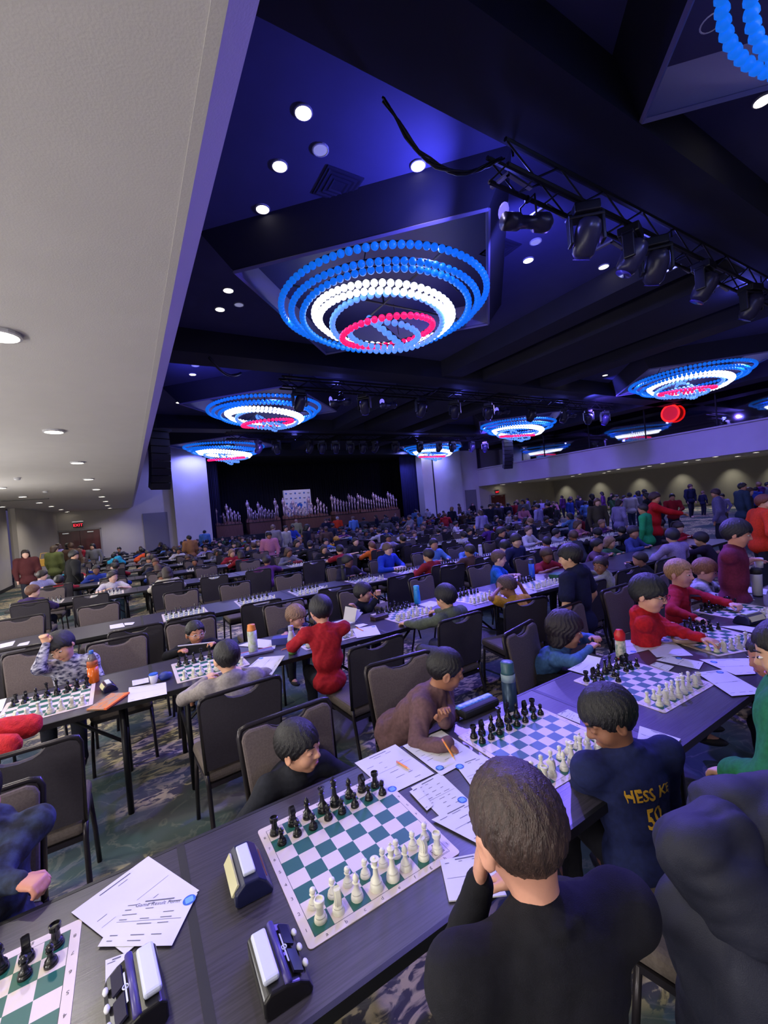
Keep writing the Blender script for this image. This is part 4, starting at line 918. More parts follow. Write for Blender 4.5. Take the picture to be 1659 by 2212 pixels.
def flush_chairs():
    tot = 0
    for (row, side), L_ in CHN.items():
        L_.sort(key=lambda a: a[0])
        for i, (x, y, rz, ex) in enumerate(L_):
            look = 'taupe-fronted' if side == 'far' else 'charcoal-backed'
            lb = '%s banquet chair, %s from the left on the %s side of the %s table row' % (look, ordl(i), side, ordl(row))
            if cu_[0] == 0: ch0.location = (x, y, 0); ch0.rotation_euler = (0, 0, rz); ch0['label'] = lb; ch0['group'] = 'banquet chairs'; cu_[0] = 1
            else: dup(ch0, (x, y, 0), rz, lb, 'banquet chairs')
            tot += 1
    return tot
NEARC = { # placed from the photograph: x, y of the seat, turn
 0: [(.60, 1.80, PI+.05), (1.36, 2.02, PI-.1), (2.42, 1.92, PI+.25), (3.08, 2.02, PI+.1), (-.6, 1.95, PI), (3.9, 2.1, PI), (4.6, 2.1, PI)],
 1: [(-.50, 2.78, .0), (.47, 2.80, .06), (1.44, 2.92, .06), (2.28, 2.96, .0), (3.08, 2.92, -.2), (4.0, 2.9, 0), (4.85, 3.0, 0), (5.7, 3.0, 0)]}
for (x, y, rz) in NEARC[0]: put_chair(x, y, rz, 0, True)
for (x, y, rz) in NEARC[1]: put_chair(x, y, rz, 1, False)
for (x, y, rz) in [(-.15, 4.25, PI), (-.75, 4.5, PI), (.47, 4.45, PI), (1.42, 4.42, PI), (2.3, 4.4, PI), (3.3, 4.35, PI+.2), (4.3, 4.35, PI), (5.2, 4.3, PI), (6.1, 4.3, PI)]: put_chair(x, y, rz, 1, True)
for (x, y, rz) in [(.0, 5.1, 0), (.5, 5.15, 0), (-.95, 5.2, 0), (1.25, 5.2, 0), (2.2, 5.25, 0), (3.15, 5.2, .1), (4.1, 5.2, 0), (5.0, 5.2, 0), (5.9, 5.2, 0), (6.8, 5.2, 0)]: put_chair(x, y, rz, 2, False)
for (x, y, rz) in [(-1.2, 6.6, PI), (-.4, 6.6, PI), (.6, 6.65, PI), (1.35, 6.6, PI), (2.2, 6.6, PI), (3.1, 6.6, PI), (4.0, 6.6, PI), (4.9, 6.6, PI), (5.8, 6.6, PI), (6.8, 6.6, PI), (7.7, 6.6, PI)]: put_chair(x, y, rz, 2, True)
for (x, y) in [(-1.3, 8.45), (-.55, 8.4), (.5, 8.4), (1.27, 8.4), (2.05, 8.35), (3.15, 8.35), (3.9, 8.35), (4.9, 8.4), (5.8, 8.4), (6.7, 8.4), (7.6, 8.4), (8.5, 8.4), (9.4, 8.4), (10.3, 8.4)]: put_chair(x, y, random.uniform(-.1, .1), 3, False)
SEATS = []
rs = random.Random(3)
for r in range(3, len(ROWY)):
    for x in TABX[r]:
        for dx in (-.45, .45):
            xx = x+dx+rs.uniform(-.06, .06)
            SEATS.append((xx, ROWY[r]-.2, 0., r, False)); SEATS.append((xx, ROWY[r]+.95, PI, r, True))
SEATS = [q for q in SEATS if not any(abs(q[0]-m_[0]) < .46 and abs(q[1]-m_[1]) < .35 for m_ in RES)]
for (x, y, yw, r, far) in RES:
    if r >= 2: put_chair(x, y, yw, r, far)
for (x, y, rz, r, far) in SEATS:
    if r > 7 or (r == 3 and not far): continue
    if inframe((x, y, .8), 0): put_chair(x, y+(.0 if far else -.05), rz+rs.uniform(-.12, .12), r, far)
NCH = flush_chairs()

# ---------------------------------------------------------------- chess mats and men
SQ = .0571
def board_mat():
    m = bpy.data.materials.new('vinyl_chess_mat'); m.use_nodes = True; nt = m.node_tree; L = nt.links; b = nt.nodes['Principled BSDF']; b.inputs['Roughness'].default_value = .45
    tc = nt.nodes.new('ShaderNodeTexCoord'); sp = nt.nodes.new('ShaderNodeSeparateXYZ'); L.new(tc.outputs['Object'], sp.inputs[0])
    def mt(op, a, b_=None):
        n = nt.nodes.new('ShaderNodeMath'); n.operation = op
        for i, v in enumerate((a, b_)):
            if v is None: continue
            if isinstance(v, (int, float)): n.inputs[i].default_value = v
            else: L.new(v, n.inputs[i])
        return n.outputs[0]
    fx = mt('FLOOR', mt('DIVIDE', sp.outputs[0], SQ)); fy = mt('FLOOR', mt('DIVIDE', sp.outputs[1], SQ))
    par = mt('ABSOLUTE', mt('MODULO', mt('ADD', fx, fy), 2)); dark = mt('LESS_THAN', par, .5)
    ax = mt('MAXIMUM', mt('ABSOLUTE', sp.outputs[0]), mt('ABSOLUTE', sp.outputs[1]))
    inn = mt('LESS_THAN', ax, 4*SQ); dk = mt('MULTIPLY', dark, inn)
    ln = mt('LESS_THAN', mt('ABSOLUTE', mt('SUBTRACT', ax, 4*SQ+.0006)), .0007)
    mx = nt.nodes.new('ShaderNodeMix'); mx.data_type = 'RGBA'; mx.inputs[6].default_value = lin((212, 198, 188)); mx.inputs[7].default_value = lin((28, 92, 78)); L.new(dk, mx.inputs[0])
    m2 = nt.nodes.new('ShaderNodeMix'); m2.data_type = 'RGBA'; m2.inputs[7].default_value = lin((30, 40, 40)); L.new(mx.outputs[2], m2.inputs[6]); L.new(ln, m2.inputs[0]); L.new(m2.outputs[2], b.inputs['Base Color'])
    return m
BM = board_mat(); PRINT = mat('coordinate_ink', (70, 66, 70), .6)
def rr_poly(hx, hy, r, n=5):
    P = []
    for (sx, sy, a0) in ((1, 1, 0), (-1, 1, PI/2), (-1, -1, PI), (1, -1, 1.5*PI)):
        for i in range(n): a = a0+PI/2*i/(n-1); P.append((sx*(hx-r)+r*math.cos(a), sy*(hy-r)+r*math.sin(a)))
    return P
bme = MB().prism(rr_poly(.254, .254, .012), 0, .0022).mesh('chess_mat'); bme.materials.append(BM)
def coord_print(logo):
    m = MB(); e = 4*SQ+.013
    for i in range(8):
        c = (i-3.5)*SQ
        for sg in (-1, 1):
            text(m, 'abcdefgh'[i], .016, Matrix.Translation((c, sg*e, .0026)) @ Matrix.Rotation(0 if sg < 0 else PI, 4, 'Z'))
            text(m, str(i+1), .016, Matrix.Translation((sg*e, c, .0026)) @ Matrix.Rotation(0 if sg < 0 else PI, 4, 'Z'))
    if logo:
        text(m, 'Official', .016, Matrix.Translation((3.5*SQ, -3.45*SQ, .0026))); text(m, 'Chess', .016, Matrix.Translation((3.5*SQ, -3.75*SQ, .0026)))
        m.box((3.5*SQ, -3.2*SQ, .0025), (.008, .012, .0004)); m.box((3.5*SQ, -3.95*SQ, .0024), (.05, .0008, .0004))
    return m.mesh('printed_coordinates')
cme = coord_print(True); cme.materials.append(PRINT)
BOARDS = [] # name, cx, cy, rz, z
def board(nm, cx, cy, rz=0., lab='', coords=False):
    o = bpy.data.objects.new('chess_mat', bme); C.objects.link(o); o.location = (cx, cy, TH+.0005); o.rotation_euler = (0, 0, rz)
    tag(o, lab, 'chess board', 'roll-up chess mats')
    if coords:
        c = bpy.data.objects.new('printed_coordinates', cme); C.objects.link(c); c.parent = o
    return o
def man(kind):
    m = MB(); n = 16; base = [(.0, 0), (1, 0), (1, .09), (.93, .16), (.8, .2), (.84, .26), (.6, .34)]
    def L(R, H, prof): m.lathe([(max(a*R, .0005), b_*H) for a, b_ in prof], n)
    if kind == 'pawn': L(.0145, .047, base+[(.42, .46), (.34, .62), (.62, .66), (.36, .69), (.5, .74), (.58, .83), (.5, .93), (.25, .99), (0, 1)])
    if kind == 'rook': L(.0165, .052, base+[(.58, .45), (.52, .68), (.62, .74), (.78, .76), (.8, .97), (.62, 1.), (.6, .9), (0, .9)])
    if kind == 'bishop':
        L(.0165, .067, base+[(.42, .42), (.32, .6), (.62, .63), (.34, .66), (.5, .72), (.52, .8), (.3, .91), (.08, .95), (.14, .975), (0, 1)])
    if kind == 'queen':
        L(.0185, .083, base+[(.42, .42), (.32, .68), (.58, .71), (.36, .74), (.42, .82), (.66, .93), (.5, .935), (.2, .95), (.2, .975), (0, 1)])
    if kind == 'king':
        L(.0185, .085, base+[(.42, .42), (.34, .68), (.6, .71), (.36, .74), (.5, .86), (.6, .96), (.3, 1.), (0, 1.01)]); m.box((0, 0, .091), (.003, .003, .013)); m.box((0, 0, .092), (.010, .003, .003))
    if kind == 'knight':
        L(.0165, .062, base+[(.62, .38), (0, .39)])
        P = [(-.010, .020), (.010, .020), (.009, .03), (.005, .037), (.013, .036), (.018, .041), (.0165, .047), (.008, .053), (.004, .062), (.001, .058), (-.006, .056), (-.012, .046), (-.013, .032)]
        m.prism(P, -.006, .006, Matrix(((0, 0, 1), (1, 0, 0), (0, 1, 0)))); m.prism([(x*.8+.001, z) for x, z in P[:6]+P[9:]], -.0085, .0085, Matrix(((0, 0, 1), (1, 0, 0), (0, 1, 0))))
    m.v = [(x*1.1, y*1.1, z*1.12) for x, y, z in m.v]
    return m.mesh('chess_'+kind)
PW = mat('ivory_plastic', (226, 224, 205), .3, spec=.5); PB = mat('black_plastic', (18, 17, 18), .25, spec=.6)
MEN = {}
for k_ in ('pawn', 'rook', 'knight', 'bishop', 'queen', 'king'):
    for c_, mm in (('white', PW), ('black', PB)):
        me = man(k_); me.materials.append(mm); me.shade_smooth(); me.set_sharp_from_angle(angle=math.radians(34)); MEN[k_, c_] = me
    # flat caps stay readable with an angle limit
def put_man(kind, col, bx, by, brz, f, r, where, jit=.006):
    fx, ry = (f-3.5)*SQ+rs.uniform(-jit, jit), (r-3.5)*SQ+rs.uniform(-jit, jit)
    x = bx+fx*math.cos(brz)-ry*math.sin(brz); y = by+fx*math.sin(brz)+ry*math.cos(brz)
    if not inframe((x, y, TH), 5): return
    o = bpy.data.objects.new('chess_'+kind, MEN[kind, col]); C.objects.link(o); o.location = (x, y, TH+.0029); o.rotation_euler = (0, 0, brz+(0 if col == 'white' else PI)+rs.uniform(-.5, .5))
    tag(o, '%s %s on square %s%d of the %s' % ('ivory' if col == 'white' else 'black', kind, 'abcdefgh'[f], r+1, where), 'chess piece', 'chess pieces on the '+where)
BACK = ['rook', 'knight', 'bishop', 'queen', 'king', 'bishop', 'knight', 'rook']
def setup(bx, by, brz, where, skip=(), extra=()):
    for f in range(8):
        for (r, col, kd) in ((0, 'white', BACK[f]), (1, 'white', 'pawn'), (6, 'black', 'pawn'), (7, 'black', BACK[f])):
            if (f, r) in skip: continue
            put_man(kd, col, bx, by, brz, f, r, where)
    for (f, r, col, kd) in extra: put_man(kd, col, bx, by, brz, f, r, where)
R1 = [(-.455, 1.30, .0, 'mat at the lower left corner'), (.563, 1.322, .0, 'nearest whole mat'), (1.50, 1.325, -.02, 'mat in front of the boy in brown'), (2.40, 1.34, -.03, 'mat nearest the red-capped bottle'), (3.40, 1.38, -.35, 'mat of the boy in red with glasses'), (4.25, 1.50, -.1, 'mat beside the blue chess clock')]
for (x, y, rz, nm) in R1: board('r1', x, y, rz, 'green and cream chess '+nm, x < 3)
setup(-.455, 1.30, 0, R1[0][3]); setup(.563, 1.322, 0, R1[1][3]); setup(1.50, 1.325, -.02, R1[2][3]); setup(2.40, 1.34, -.03, R1[3][3], skip=((2, 6), (4, 6)), extra=((2, 5, 'black', 'pawn'),))
setup(3.40, 1.38, -.35, R1[4][3], skip=((0, 6), (1, 6), (2, 6), (0, 7))); setup(4.25, 1.50, -.1, R1[5][3])
R2 = [(-.54, 3.65, .02, 'mat behind the red jacket'), (.47, 3.63, .0, 'mat before the grey hoodie child'), (1.42, 3.62, .03, 'mat between the blond child and red sweater'), (2.38, 3.72, .05, 'mat below the child chewing a pencil'), (3.32, 3.66, .04, 'mat beside the child in yellow'), (4.25, 3.6, .03, 'mat beside the tall blue bottle')]
for (x, y, rz, nm) in R2: board('r2', x, y, rz, 'green and cream chess '+nm); setup(x, y, rz, nm)
far_men = MB()
lowp = {}
def low_man(x, y, h, wdt, k):
    far_men.k = k; far_men.lathe([(wdt, 0), (wdt*.9, h*.2), (wdt*.35, h*.45), (wdt*.6, h*.85), (wdt*.1, h)], 6, (x, y, TH+.003))
for r in range(2, len(ROWY)):
    i = 0
    bx = [(-1.9, 0), (-1.0, 0), (.54, 0), (1.43, 0), (2.2, 0), (3.15, 0), (4.05, 0), (4.95, 0), (5.85, 0), (6.8, 0), (7.7, 0), (8.6, 0), (9.5, 0), (10.4, 0)] if r == 2 else [(x+dx, 0) for x in TABX[r] for dx in (-.45, .45)]
    for (x, _) in bx:
        y = ROWY[r]+.32
        if not inframe((x, y, TH), 10): continue
        if r > 7 and rs.random() < .3: continue
        if r == 2 and x < 0: continue
        board('f', x, y, rs.uniform(-.06, .06), '%s chess mat from the left in the %s table row' % (ordl(i), ordl(r))); i += 1
        if r > 7: continue
        for f in range(8):
            for q, k in ((0, 0), (1, 0), (6, 1), (7, 1)):
                if rs.random() < .15: continue
                low_man(x+(f-3.5)*SQ, y+(q-3.5)*SQ, .05 if q in (1, 6) else .075, .014, k)
fm = far_men.build('chess_pieces', [PW, PB], None, True); tag(fm, 'chess pieces standing on all the mats from the third table row back', 'chess pieces', None, 'stuff')

# ---------------------------------------------------------------- sheets of paper
PAPER = mat('white_paper', (212, 210, 216), .8); PINK_ = mat('print_grey', (95, 95, 110), .8)
zs_ = [0]
def sheet(px, label, emblem=None, rows=6, title=None, th=.0006, z=None, name='score_sheet', m=PAPER, off=(0, 0, 1), cols=3, curl=0., cat='paper'):
    zs_[0] += 1; zz = z if z is not None else TH+.0014+.0009*(zs_[0] % 6)
    P = [atz(off[0]+a/off[2], off[1]+b_/off[2], zz) for a, b_ in px]; c = sum(P, Vector())/4
    t = thing(name, label, cat, (c.x, c.y, zz), 0, 'papers lying on the tables' if name == 'score_sheet' else None); P = [p-c for p in P]
    def uv(u, v): return P[0]*(1-u)*(1-v)+P[1]*u*(1-v)+P[2]*u*v+P[3]*(1-u)*v
    def hz(u, v): return curl*(max(0, u-.6)/.4)**2+.0004
    g = MB(); N = 8; vs = []
    for zq in (0, th):
        for i in range(N+1):
            for j in range(N+1): q = uv(i/N, j/N); vs.append((q.x, q.y, hz(i/N, j/N)+zq))
    K = (N+1)**2; fs = []
    for i in range(N):
        for j in range(N):
            a = i*(N+1)+j; fs.append((a, a+1, a+N+2, a+N+1)); fs.append((K+a, K+a+N+1, K+a+N+2, K+a+1))
    for i in range(N):
        for a, b_ in ((i*(N+1), (i+1)*(N+1)), (i*(N+1)+N, (i+1)*(N+1)+N), (i, i+1), (N*(N+1)+i, N*(N+1)+i+1)): fs.append((a, b_, K+b_, K+a))
    g.add(vs, fs); g.build('page', m, t)
    if emblem:
        e = MB(); q = uv(*emblem); wd = .018
        e.add([(q.x+wd*math.cos(a*PI/10), q.y+wd*math.sin(a*PI/10), hz(*emblem)+th+.0006) for a in range(20)], [tuple(range(20))]); e.k = 1
        e.add([(q.x+wd*.62*math.cos(a*PI/4)*(1+.3*(a % 2)), q.y+wd*.62*math.sin(a*PI/4)*(1+.3*(a % 2)), hz(*emblem)+th+.001) for a in range(8)], [tuple(range(8))])
        e.build('printed_emblem', [EMB, mat('emblem_light', (110, 165, 225), .5)], t)
    l = MB()
    def strip(u0, v0, u1, v1, wv):
        a, b_ = uv(u0, v0), uv(u1, v1); d = (b_-a); n_ = Vector((-d.y, d.x, 0)).normalized()*wv; h_ = hz(u0, v0)+th+.0006
        l.add([(p.x, p.y, h_) for p in (a-n_, b_-n_, b_+n_, a+n_)], [(0, 1, 2, 3)])
    if rows:
        rr_ = random.Random(zs_[0])
        for i in range(rows):
            v = .12+.78*i/max(rows-1, 1)
            for j in range(cols):
                u = .08+.84*j/cols
                if rr_.random() < .25: continue
                strip(u, v, u+.5/cols*rr_.uniform(.4, 1.2), v, .0011)
        strip(.06, .5, .94, .5, .0005); strip(.3, .06, .7, .06, .002)
    if title:
        a, b_ = uv(.5, .1), uv(.9, .1); d = math.atan2((b_-a).y, (b_-a).x); q = uv(.5, .14)
        text(l, title, .017, Matrix.Translation((q.x, q.y, th+.0012)) @ Matrix.Rotation(d, 4, 'Z'))
    if l.v: l.build('printed_lines', PINK_, t)
    return t
o1 = (740, 1580, 4.608)
sheet([(120, 315), (525, 130), (915, 420), (470, 632)], 'score sheet under a pencil above the nearest chess mat', (.12, .92), off=o1)
sheet([(598, 145), (985, -10), (1360, 240), (985, 440)], 'score sheet pinned under the elbow of the boy in brown', (.12, .85), off=o1)
sheet([(1120, 330), (1390, 230), (1700, 470), (1330, 610)], 'result form right of the small dark gap beside the pencil hand', (.08, .12), off=o1)
sheet([(665, 600), (760, 545), (900, 740), (840, 790)], 'narrow slip peeking out left of the handwritten result form', None, 3, off=o1, cols=1)
sheet([(885, 880), (1320, 660), (1650, 930), (1330, 1110)], 'bottom score sheet behind the head of the boy in black', None, 5, off=o1)
sheet([(680, 560), (970, 410), (1310, 735), (1005, 885)], 'handwritten result form right of the nearest chess mat', (.85, .8), 8, off=o1)
o2 = (820, 1600, 2.765)
t = sheet([(362, 722), (640, 668), (760, 930), (415, 965)], 'white notepad on a black board left of the boy in black', None, 2, th=.004, off=o2, name='notepad')
o3 = (0, 1750, 2.37)
sheet([(365, 525), (760, 237), (1020, 412), (640, 740)], 'large score sheet at lower left behind the result form', None, 4, off=o3, cols=2)
sheet([(540, 770), (650, 730), (700, 900), (540, 992)], 'small slip half hidden under the lower left clock', None, 4, off=o3, cols=1)
sheet([(640, 470), (1012, 425), (880, 695), (500, 700)], 'Game Result Form with blue emblem beside the lower left clock', (.93, .14), 8, 'Game Result Form', off=o3)
o4 = (1210, 1330, 3.695)
sheet([(60, 430), (225, 350), (330, 375), (235, 480)], 'curled score sheet at the left end of the mat by the red-capped bottle', None, 2, off=o4, curl=.03)
sheet([(470, 200), (650, 190), (745, 262), (540, 312)], 'score sheet right behind the red-capped bottle', (.25, .9), 3, off=o4)
sheet([(640, 210), (860, 180), (1062, 318), (770, 332)], 'score sheet below the forearm of the boy in red with glasses', (.85, .12), 3, off=o4)
sheet([(765, 355), (855, 322), (1145, 370), (1110, 430)], 'long form in the middle of the papers right of the red-capped bottle', (.92, .35), 3, off=o4)
sheet([(715, 395), (770, 370), (910, 405), (860, 445)], 'small slip touching the top edge of the mat by the red-capped bottle', None, 3, off=o4)
sheet([(1110, 350), (1510, 340), (1560, 465), (1400, 475)], 'score sheet in front of the dark-haired head at the right edge', (.18, .2), 3, off=o4)
sheet([(1085, 455), (1300, 430), (1640, 620), (1370, 643)], 'large score sheet overhanging the table corner above the green sleeve', (.75, .1), 3, off=o4)
sheet([(635, 890), (965, 995), (875, 1100), (615, 1010)], 'thick writing pad behind the boy in the navy football shirt', None, 3, th=.006, off=o4, name='notepad')
sheet([(1120, 290), (1230, 240), (1352, 300), (1350, 385)], 'small handwritten note in front of the face of the boy in navy', None, 4, off=(960, 1480, 4.608), cols=2)
o5 = (1290, 1200, 4.496)
sheet([(1120, 390), (1300, 360), (1535, 430), (1380, 455)], 'blank sheet left of the white tumbler', None, 0, off=o5)
sheet([(1355, 350), (1440, 300), (1659, 330), (1640, 380)], 'blank sheet behind the white tumbler', None, 0, off=o5)
sheet([(1190, 690), (1400, 680), (1659, 720), (1640, 775)], 'sheet between the two mats at the right edge', None, 0, off=o5)
o6 = (0, 1380, 4.366)
sheet([(1245, 395), (1400, 365), (1405, 410), (1250, 445)], 'small card left of the paper cup', None, 3, off=o6); sheet([(1215, 460), (1565, 410), (1575, 520), (1205, 600)], 'score sheet in front of the paper cup', None, 2, off=o6)
sheet([(0, 575), (62, 560), (20, 680), (-30, 700)], 'sheet at the left edge beside the yellow-lit mat', None, 0, off=o6)
o7 = (340, 1380, 4.608)
sheet([(870, 312), (1020, 185), (1270, 165), (1140, 360)], 'score sheet overhanging the table below the clear pencil case', (.9, .1), 3, off=o7); sheet([(800, 70), (1005, 0), (1190, 20), (1170, 100)], 'sheet behind the clear pencil case', None, 0, off=o7)
o8 = (560, 1260, 5.53)
sheet([(1115, 545), (1390, 502), (1450, 610), (1165, 655)], 'score sheet with a pencil right of the red sweater', (.88, .12), 3, off=o8); sheet([(1140, 500), (1240, 480), (1300, 495), (1190, 530)], 'small slip right of the red sweater', None, 0, off=o8)
sheet([(485, 300), (590, 268), (690, 285), (590, 332)], 'score sheet right of the cyan bottle', None, 2, off=(780, 1230, 3.95))
o9 = (0, 1250, 3.318)
for k, q in enumerate([[(0, 470), (110, 445), (90, 480), (0, 500)], [(140, 465), (215, 448), (200, 475), (120, 485)], [(785, 335), (880, 318), (895, 345), (790, 362)], [(890, 318), (965, 312), (950, 330), (895, 335)]]):
    sheet(q, ['slip at the left edge of the third table row', 'second slip from the left on the third table row', 'third slip from the left on the third table row', 'fourth slip from the left on the third table row'][k], None, 0, off=o9)
LS = [q for q in [(385, 1313), (470, 1286), (1110, 1255), (1300, 1243), (150, 1288), (300, 1262), (420, 1246), (540, 1226), (620, 1210), (1060, 1205), (1420, 1180), (1500, 1235)] if any(ROWY[r]+.05 < atz(q[0], q[1], TH).y < ROWY[r]+.7 and any(abs(atz(q[0], q[1], TH).x-x) < .85 for x in TABX[r]) for r in range(len(ROWY)))]
for k, (px, py) in enumerate(LS):
    sheet([(px-14, py), (px+4, py-6), (px+20, py+2), (px+2, py+7)], 'loose sheet on the distant tables, %s from the left' % ORD[1+sorted(q[0] for q in LS).index(px)], None, 0)

# ---------------------------------------------------------------- clocks, bottles, pencils and small things
CLK = mat('clock_shell_navy', (22, 26, 62), .3); CLKB = mat('clock_shell_black', (20, 19, 22), .3); LEV = mat('clock_lever_white', (200, 205, 225), .35); LCD = mat('clock_display', (205, 200, 160), .3); DGL = mat('clock_dark_glass', (38, 36, 60), .12); BTN = mat('clock_button', (215, 215, 220), .4)
def clock(loc, rz, label, style, sc=1.):
    t = thing('chess_clock', label, 'chess clock', loc, rz, 'chess clocks'); t.scale = (sc,)*3
    # profile across (x) , length along y
    if style == 0: P = [(-.045, 0), (.055, 0), (.057, .012), (.04, .045), (.018, .063), (-.022, .063), (-.05, .04), (-.052, .01)]
    else: P = [(-.05, 0), (.058, 0), (.06, .012), (.052, .03), (.03, .045), (.0, .056), (-.04, .058), (-.056, .045), (-.056, .01)]
    M = Matrix(((1, 0, 0), (0, 0, 1), (0, 1, 0)))
    o = MB().prism(P, -.088, .088, M).build('casing', CLK if style == 0 else CLKB, t); bevel(o, .006, 3)
    if style == 0:
        o = MB().box((-.003, 0, .069), (.036, .125, .012)).build('lever', LEV, t); bevel(o, .004)
        R = Matrix.Rotation(-.98, 3, 'Y'); MB().box((-.047, 0, .042), (.034, .14, .006), R=R).build('display', LCD, t)
        m = MB(); R = Matrix.Rotation(1.05, 3, 'Y'); m.box((.046, 0, .036), (.003, .12, .0015), R=R).build('trim_line', mat('rust_line', (130, 60, 60), .5), t)
    else:
        o = MB().box((-.03, 0, .066), (.038, .135, .016)).build('lever', LEV, t); bevel(o, .006)
        MB().tube([(.004, -.084, .056), (.004, .084, .056)], .009, 10).build('ridge', mat('clock_ridge', (70, 62, 130), .35), t, True)
        R = Matrix.Rotation(.55, 3, 'Y')
        for sy in (-1, 1): MB().box((.032, sy*.038, .05), (.026, .06, .006), R=R).build('display', DGL, t)
        m = MB(); m.box((.018, 0, .0585), (.004, .08, .001), R=R); m.tube([(.018+.006*math.cos(a*PI/6), .006*math.sin(a*PI/6), .059) for a in range(13)], .0015, 5, False); m.build('printed_mark', LEV, t)
        for sy in (-.045, 0, .045): MB().ball((.056, sy, .036), (.007, .011, .006), 10, 6).build('button', BTN, t, True)
    return t
p = atz(545, 1932, TH); clock((.232, 1.385, TH), -.03, 'navy chess clock with a white lever touching the nearest mat', 0)
clock((.228, 1.062, TH), -.02, 'black chess clock with three buttons at the bottom centre', 1, .98)
clock((-.07, 1.195, TH), PI+.1, 'black chess clock lying on the lower left papers', 1)
clock((-.20, 3.64, TH), 0.2, 'black and white chess clock right of the orange soda bottle', 0, .8)
p = atz(1620, 1345, TH); clock((p.x, p.y, TH), 1.35, 'blue chess clock between the two mats at the right edge', 0, 1.1)
p = atz(820, 1337, TH); o = MB().box((0, 0, .02), (.17, .09, .04)).build('wooden_clock', mat('dark_walnut', (50, 34, 34), .4), None, False, (p.x, p.y, TH), (0, 0, .1)); bevel(o, .006); tag(o, 'flat dark wooden box left of the mat below the pencil chewer', 'box')
YEL = mat('pencil_orange', (225, 135, 40), .45); WD = mat('pencil_wood', (225, 190, 150), .6); LEAD = mat('pencil_lead', (30, 30, 34), .5); ERA = mat('eraser_pink', (215, 130, 130), .6)
def pencil(a, b_, label, m=YEL, r=.0042):
    a, b_ = Vector(a), Vector(b_); d = b_-a; L = d.length; q = d.to_track_quat('Z', 'Y'); t = thing('pencil', label, 'pencil', a, 0, 'pencils'); t.rotation_mode = 'QUATERNION'; t.rotation_quaternion = q
    MB().lathe([(r, .012), (r, L-.018)], 6).build('barrel', m, t); MB().lathe([(r, L-.018), (.0008, L-.002)], 8).build('wood_tip', WD, t); MB().lathe([(.0012, L-.004), (.0002, L)], 6).build('lead', LEAD, t); MB().lathe([(r*.95, 0), (r*.95, .012)], 8).build('eraser', ERA, t)
def tp2(x, y, z=TH): p = atz(x, y, z); return (p.x, p.y, z)
pencil(tp2(857, 1645, TH+.009), tp2(887, 1663, TH+.009), 'orange pencil lying on the score sheet above the nearest mat')
pencil(tp2(785, 1363, TH+.008), tp2(768, 1355, TH+.008), 'pencil lying on the score sheet right of the red sweater')
pencil(tp2(1497, 1341, TH+.008), tp2(1540, 1348, TH+.008), 'brown pencil behind the men of the boy in red', mat('pencil_brown', (170, 105, 75), .5), .006)
pencil(tp2(608, 1404, TH+.008), tp2(632, 1396, TH+.008), 'yellow pencil left of the green and white bottle')
def bottle(loc, label, prof, bands, cap=None, extra=None, name='water_bottle'):
    """bands: list of (z0,z1,material) over the profile; each is its own part"""
    t = thing(name, label, 'bottle', loc, 0, None); 
    def at(z):
        for (r0, z0), (r1, z1) in zip(prof, prof[1:]):
            if z0 <= z <= z1: return r0+(r1-r0)*(z-z0)/max(z1-z0, 1e-6)
        return prof[-1][0]
    for (z0, z1, m, nm) in bands:
        P = [(at(z0), z0)]+[(r, z) for r, z in prof if z0 < z < z1]+[(at(z1), z1)]; MB().lathe(P, 20).build(nm, m, t, True)
    return t
def snapy(p):
    r = min(range(len(ROWY)), key=lambda k: abs(p.y-ROWY[k]-.38)); return Vector((p.x, min(max(p.y, ROWY[r]+.08), ROWY[r]+.68), p.z))
def bpos(px, py): p = snapy(atz(px, py, TH)); return (p.x, p.y, TH+.001)
PR = [(.034, 0), (.036, .01), (.036, .15), (.026, .19), (.015, .215), (.015, .235)]
SODA = mat('orange_soda', (240, 110, 20), .2, trans=.3); CLR = mat('clear_plastic', (200, 190, 190), .1, trans=.85)
bottle(bpos(203, 1474), 'clear soda bottle full of orange drink with a blue cap', PR, [(0, .135, SODA, 'drink'), (.135, .215, CLR, 'bottle_neck'), (.215, .24, mat('cap_blue', (60, 110, 190), .4), 'cap'), (.118, .165, mat('orange_label', (235, 120, 60), .5), 'label_band')], name='soda_bottle')
PT = [(.036, 0), (.037, .01), (.037, .19), (.034, .2), (.034, .245), (.03, .25)]
bottle(bpos(1093, 1527), 'dark teal steel bottle with pale band on the near row edge', PT, [(0, .15, mat('teal_steel', (40, 62, 88), .35, metal=.4), 'flask'), (.15, .19, mat('pale_band', (130, 150, 160), .5), 'band'), (.19, .25, mat('teal_lid', (50, 88, 98), .4), 'lid')])
bottle(bpos(1327, 1418), 'white toddler bottle with a red spout cap and red base', [(.03, 0), (.032, .01), (.03, .12), (.032, .125), (.034, .16), (.02, .185)], [(.008, .12, mat('printed_white', (215, 205, 190), .5, noise=.4, nscale=60, col2=(130, 150, 130)), 'flask'), (0, .008, mat('cap_red', (200, 30, 35), .4), 'base_ring'), (.12, .186, mat('cap_red', (200, 30, 35), .4), 'spout_cap')])
bottle(bpos(1637, 1288), 'tall white tumbler with a black lid at the right edge', [(.036, 0), (.044, .2), (.044, .24), (.03, .26)], [(.012, .205, mat('tumbler_white', (190, 190, 215), .4), 'flask'), (0, .012, BLKP, 'base_ring'), (.205, .26, BLKP, 'lid')])
bottle(bpos(548, 1411), 'patterned pale bottle with an orange lid on the second row', [(.036, 0), (.038, .01), (.038, .19), (.036, .2), (.03, .235)], [(0, .19, mat('patterned_flask', (175, 175, 185), .4, noise=.4, nscale=30, col2=(150, 165, 120)), 'flask'), (.19, .24, mat('lid_orange', (225, 135, 60), .4), 'lid')])
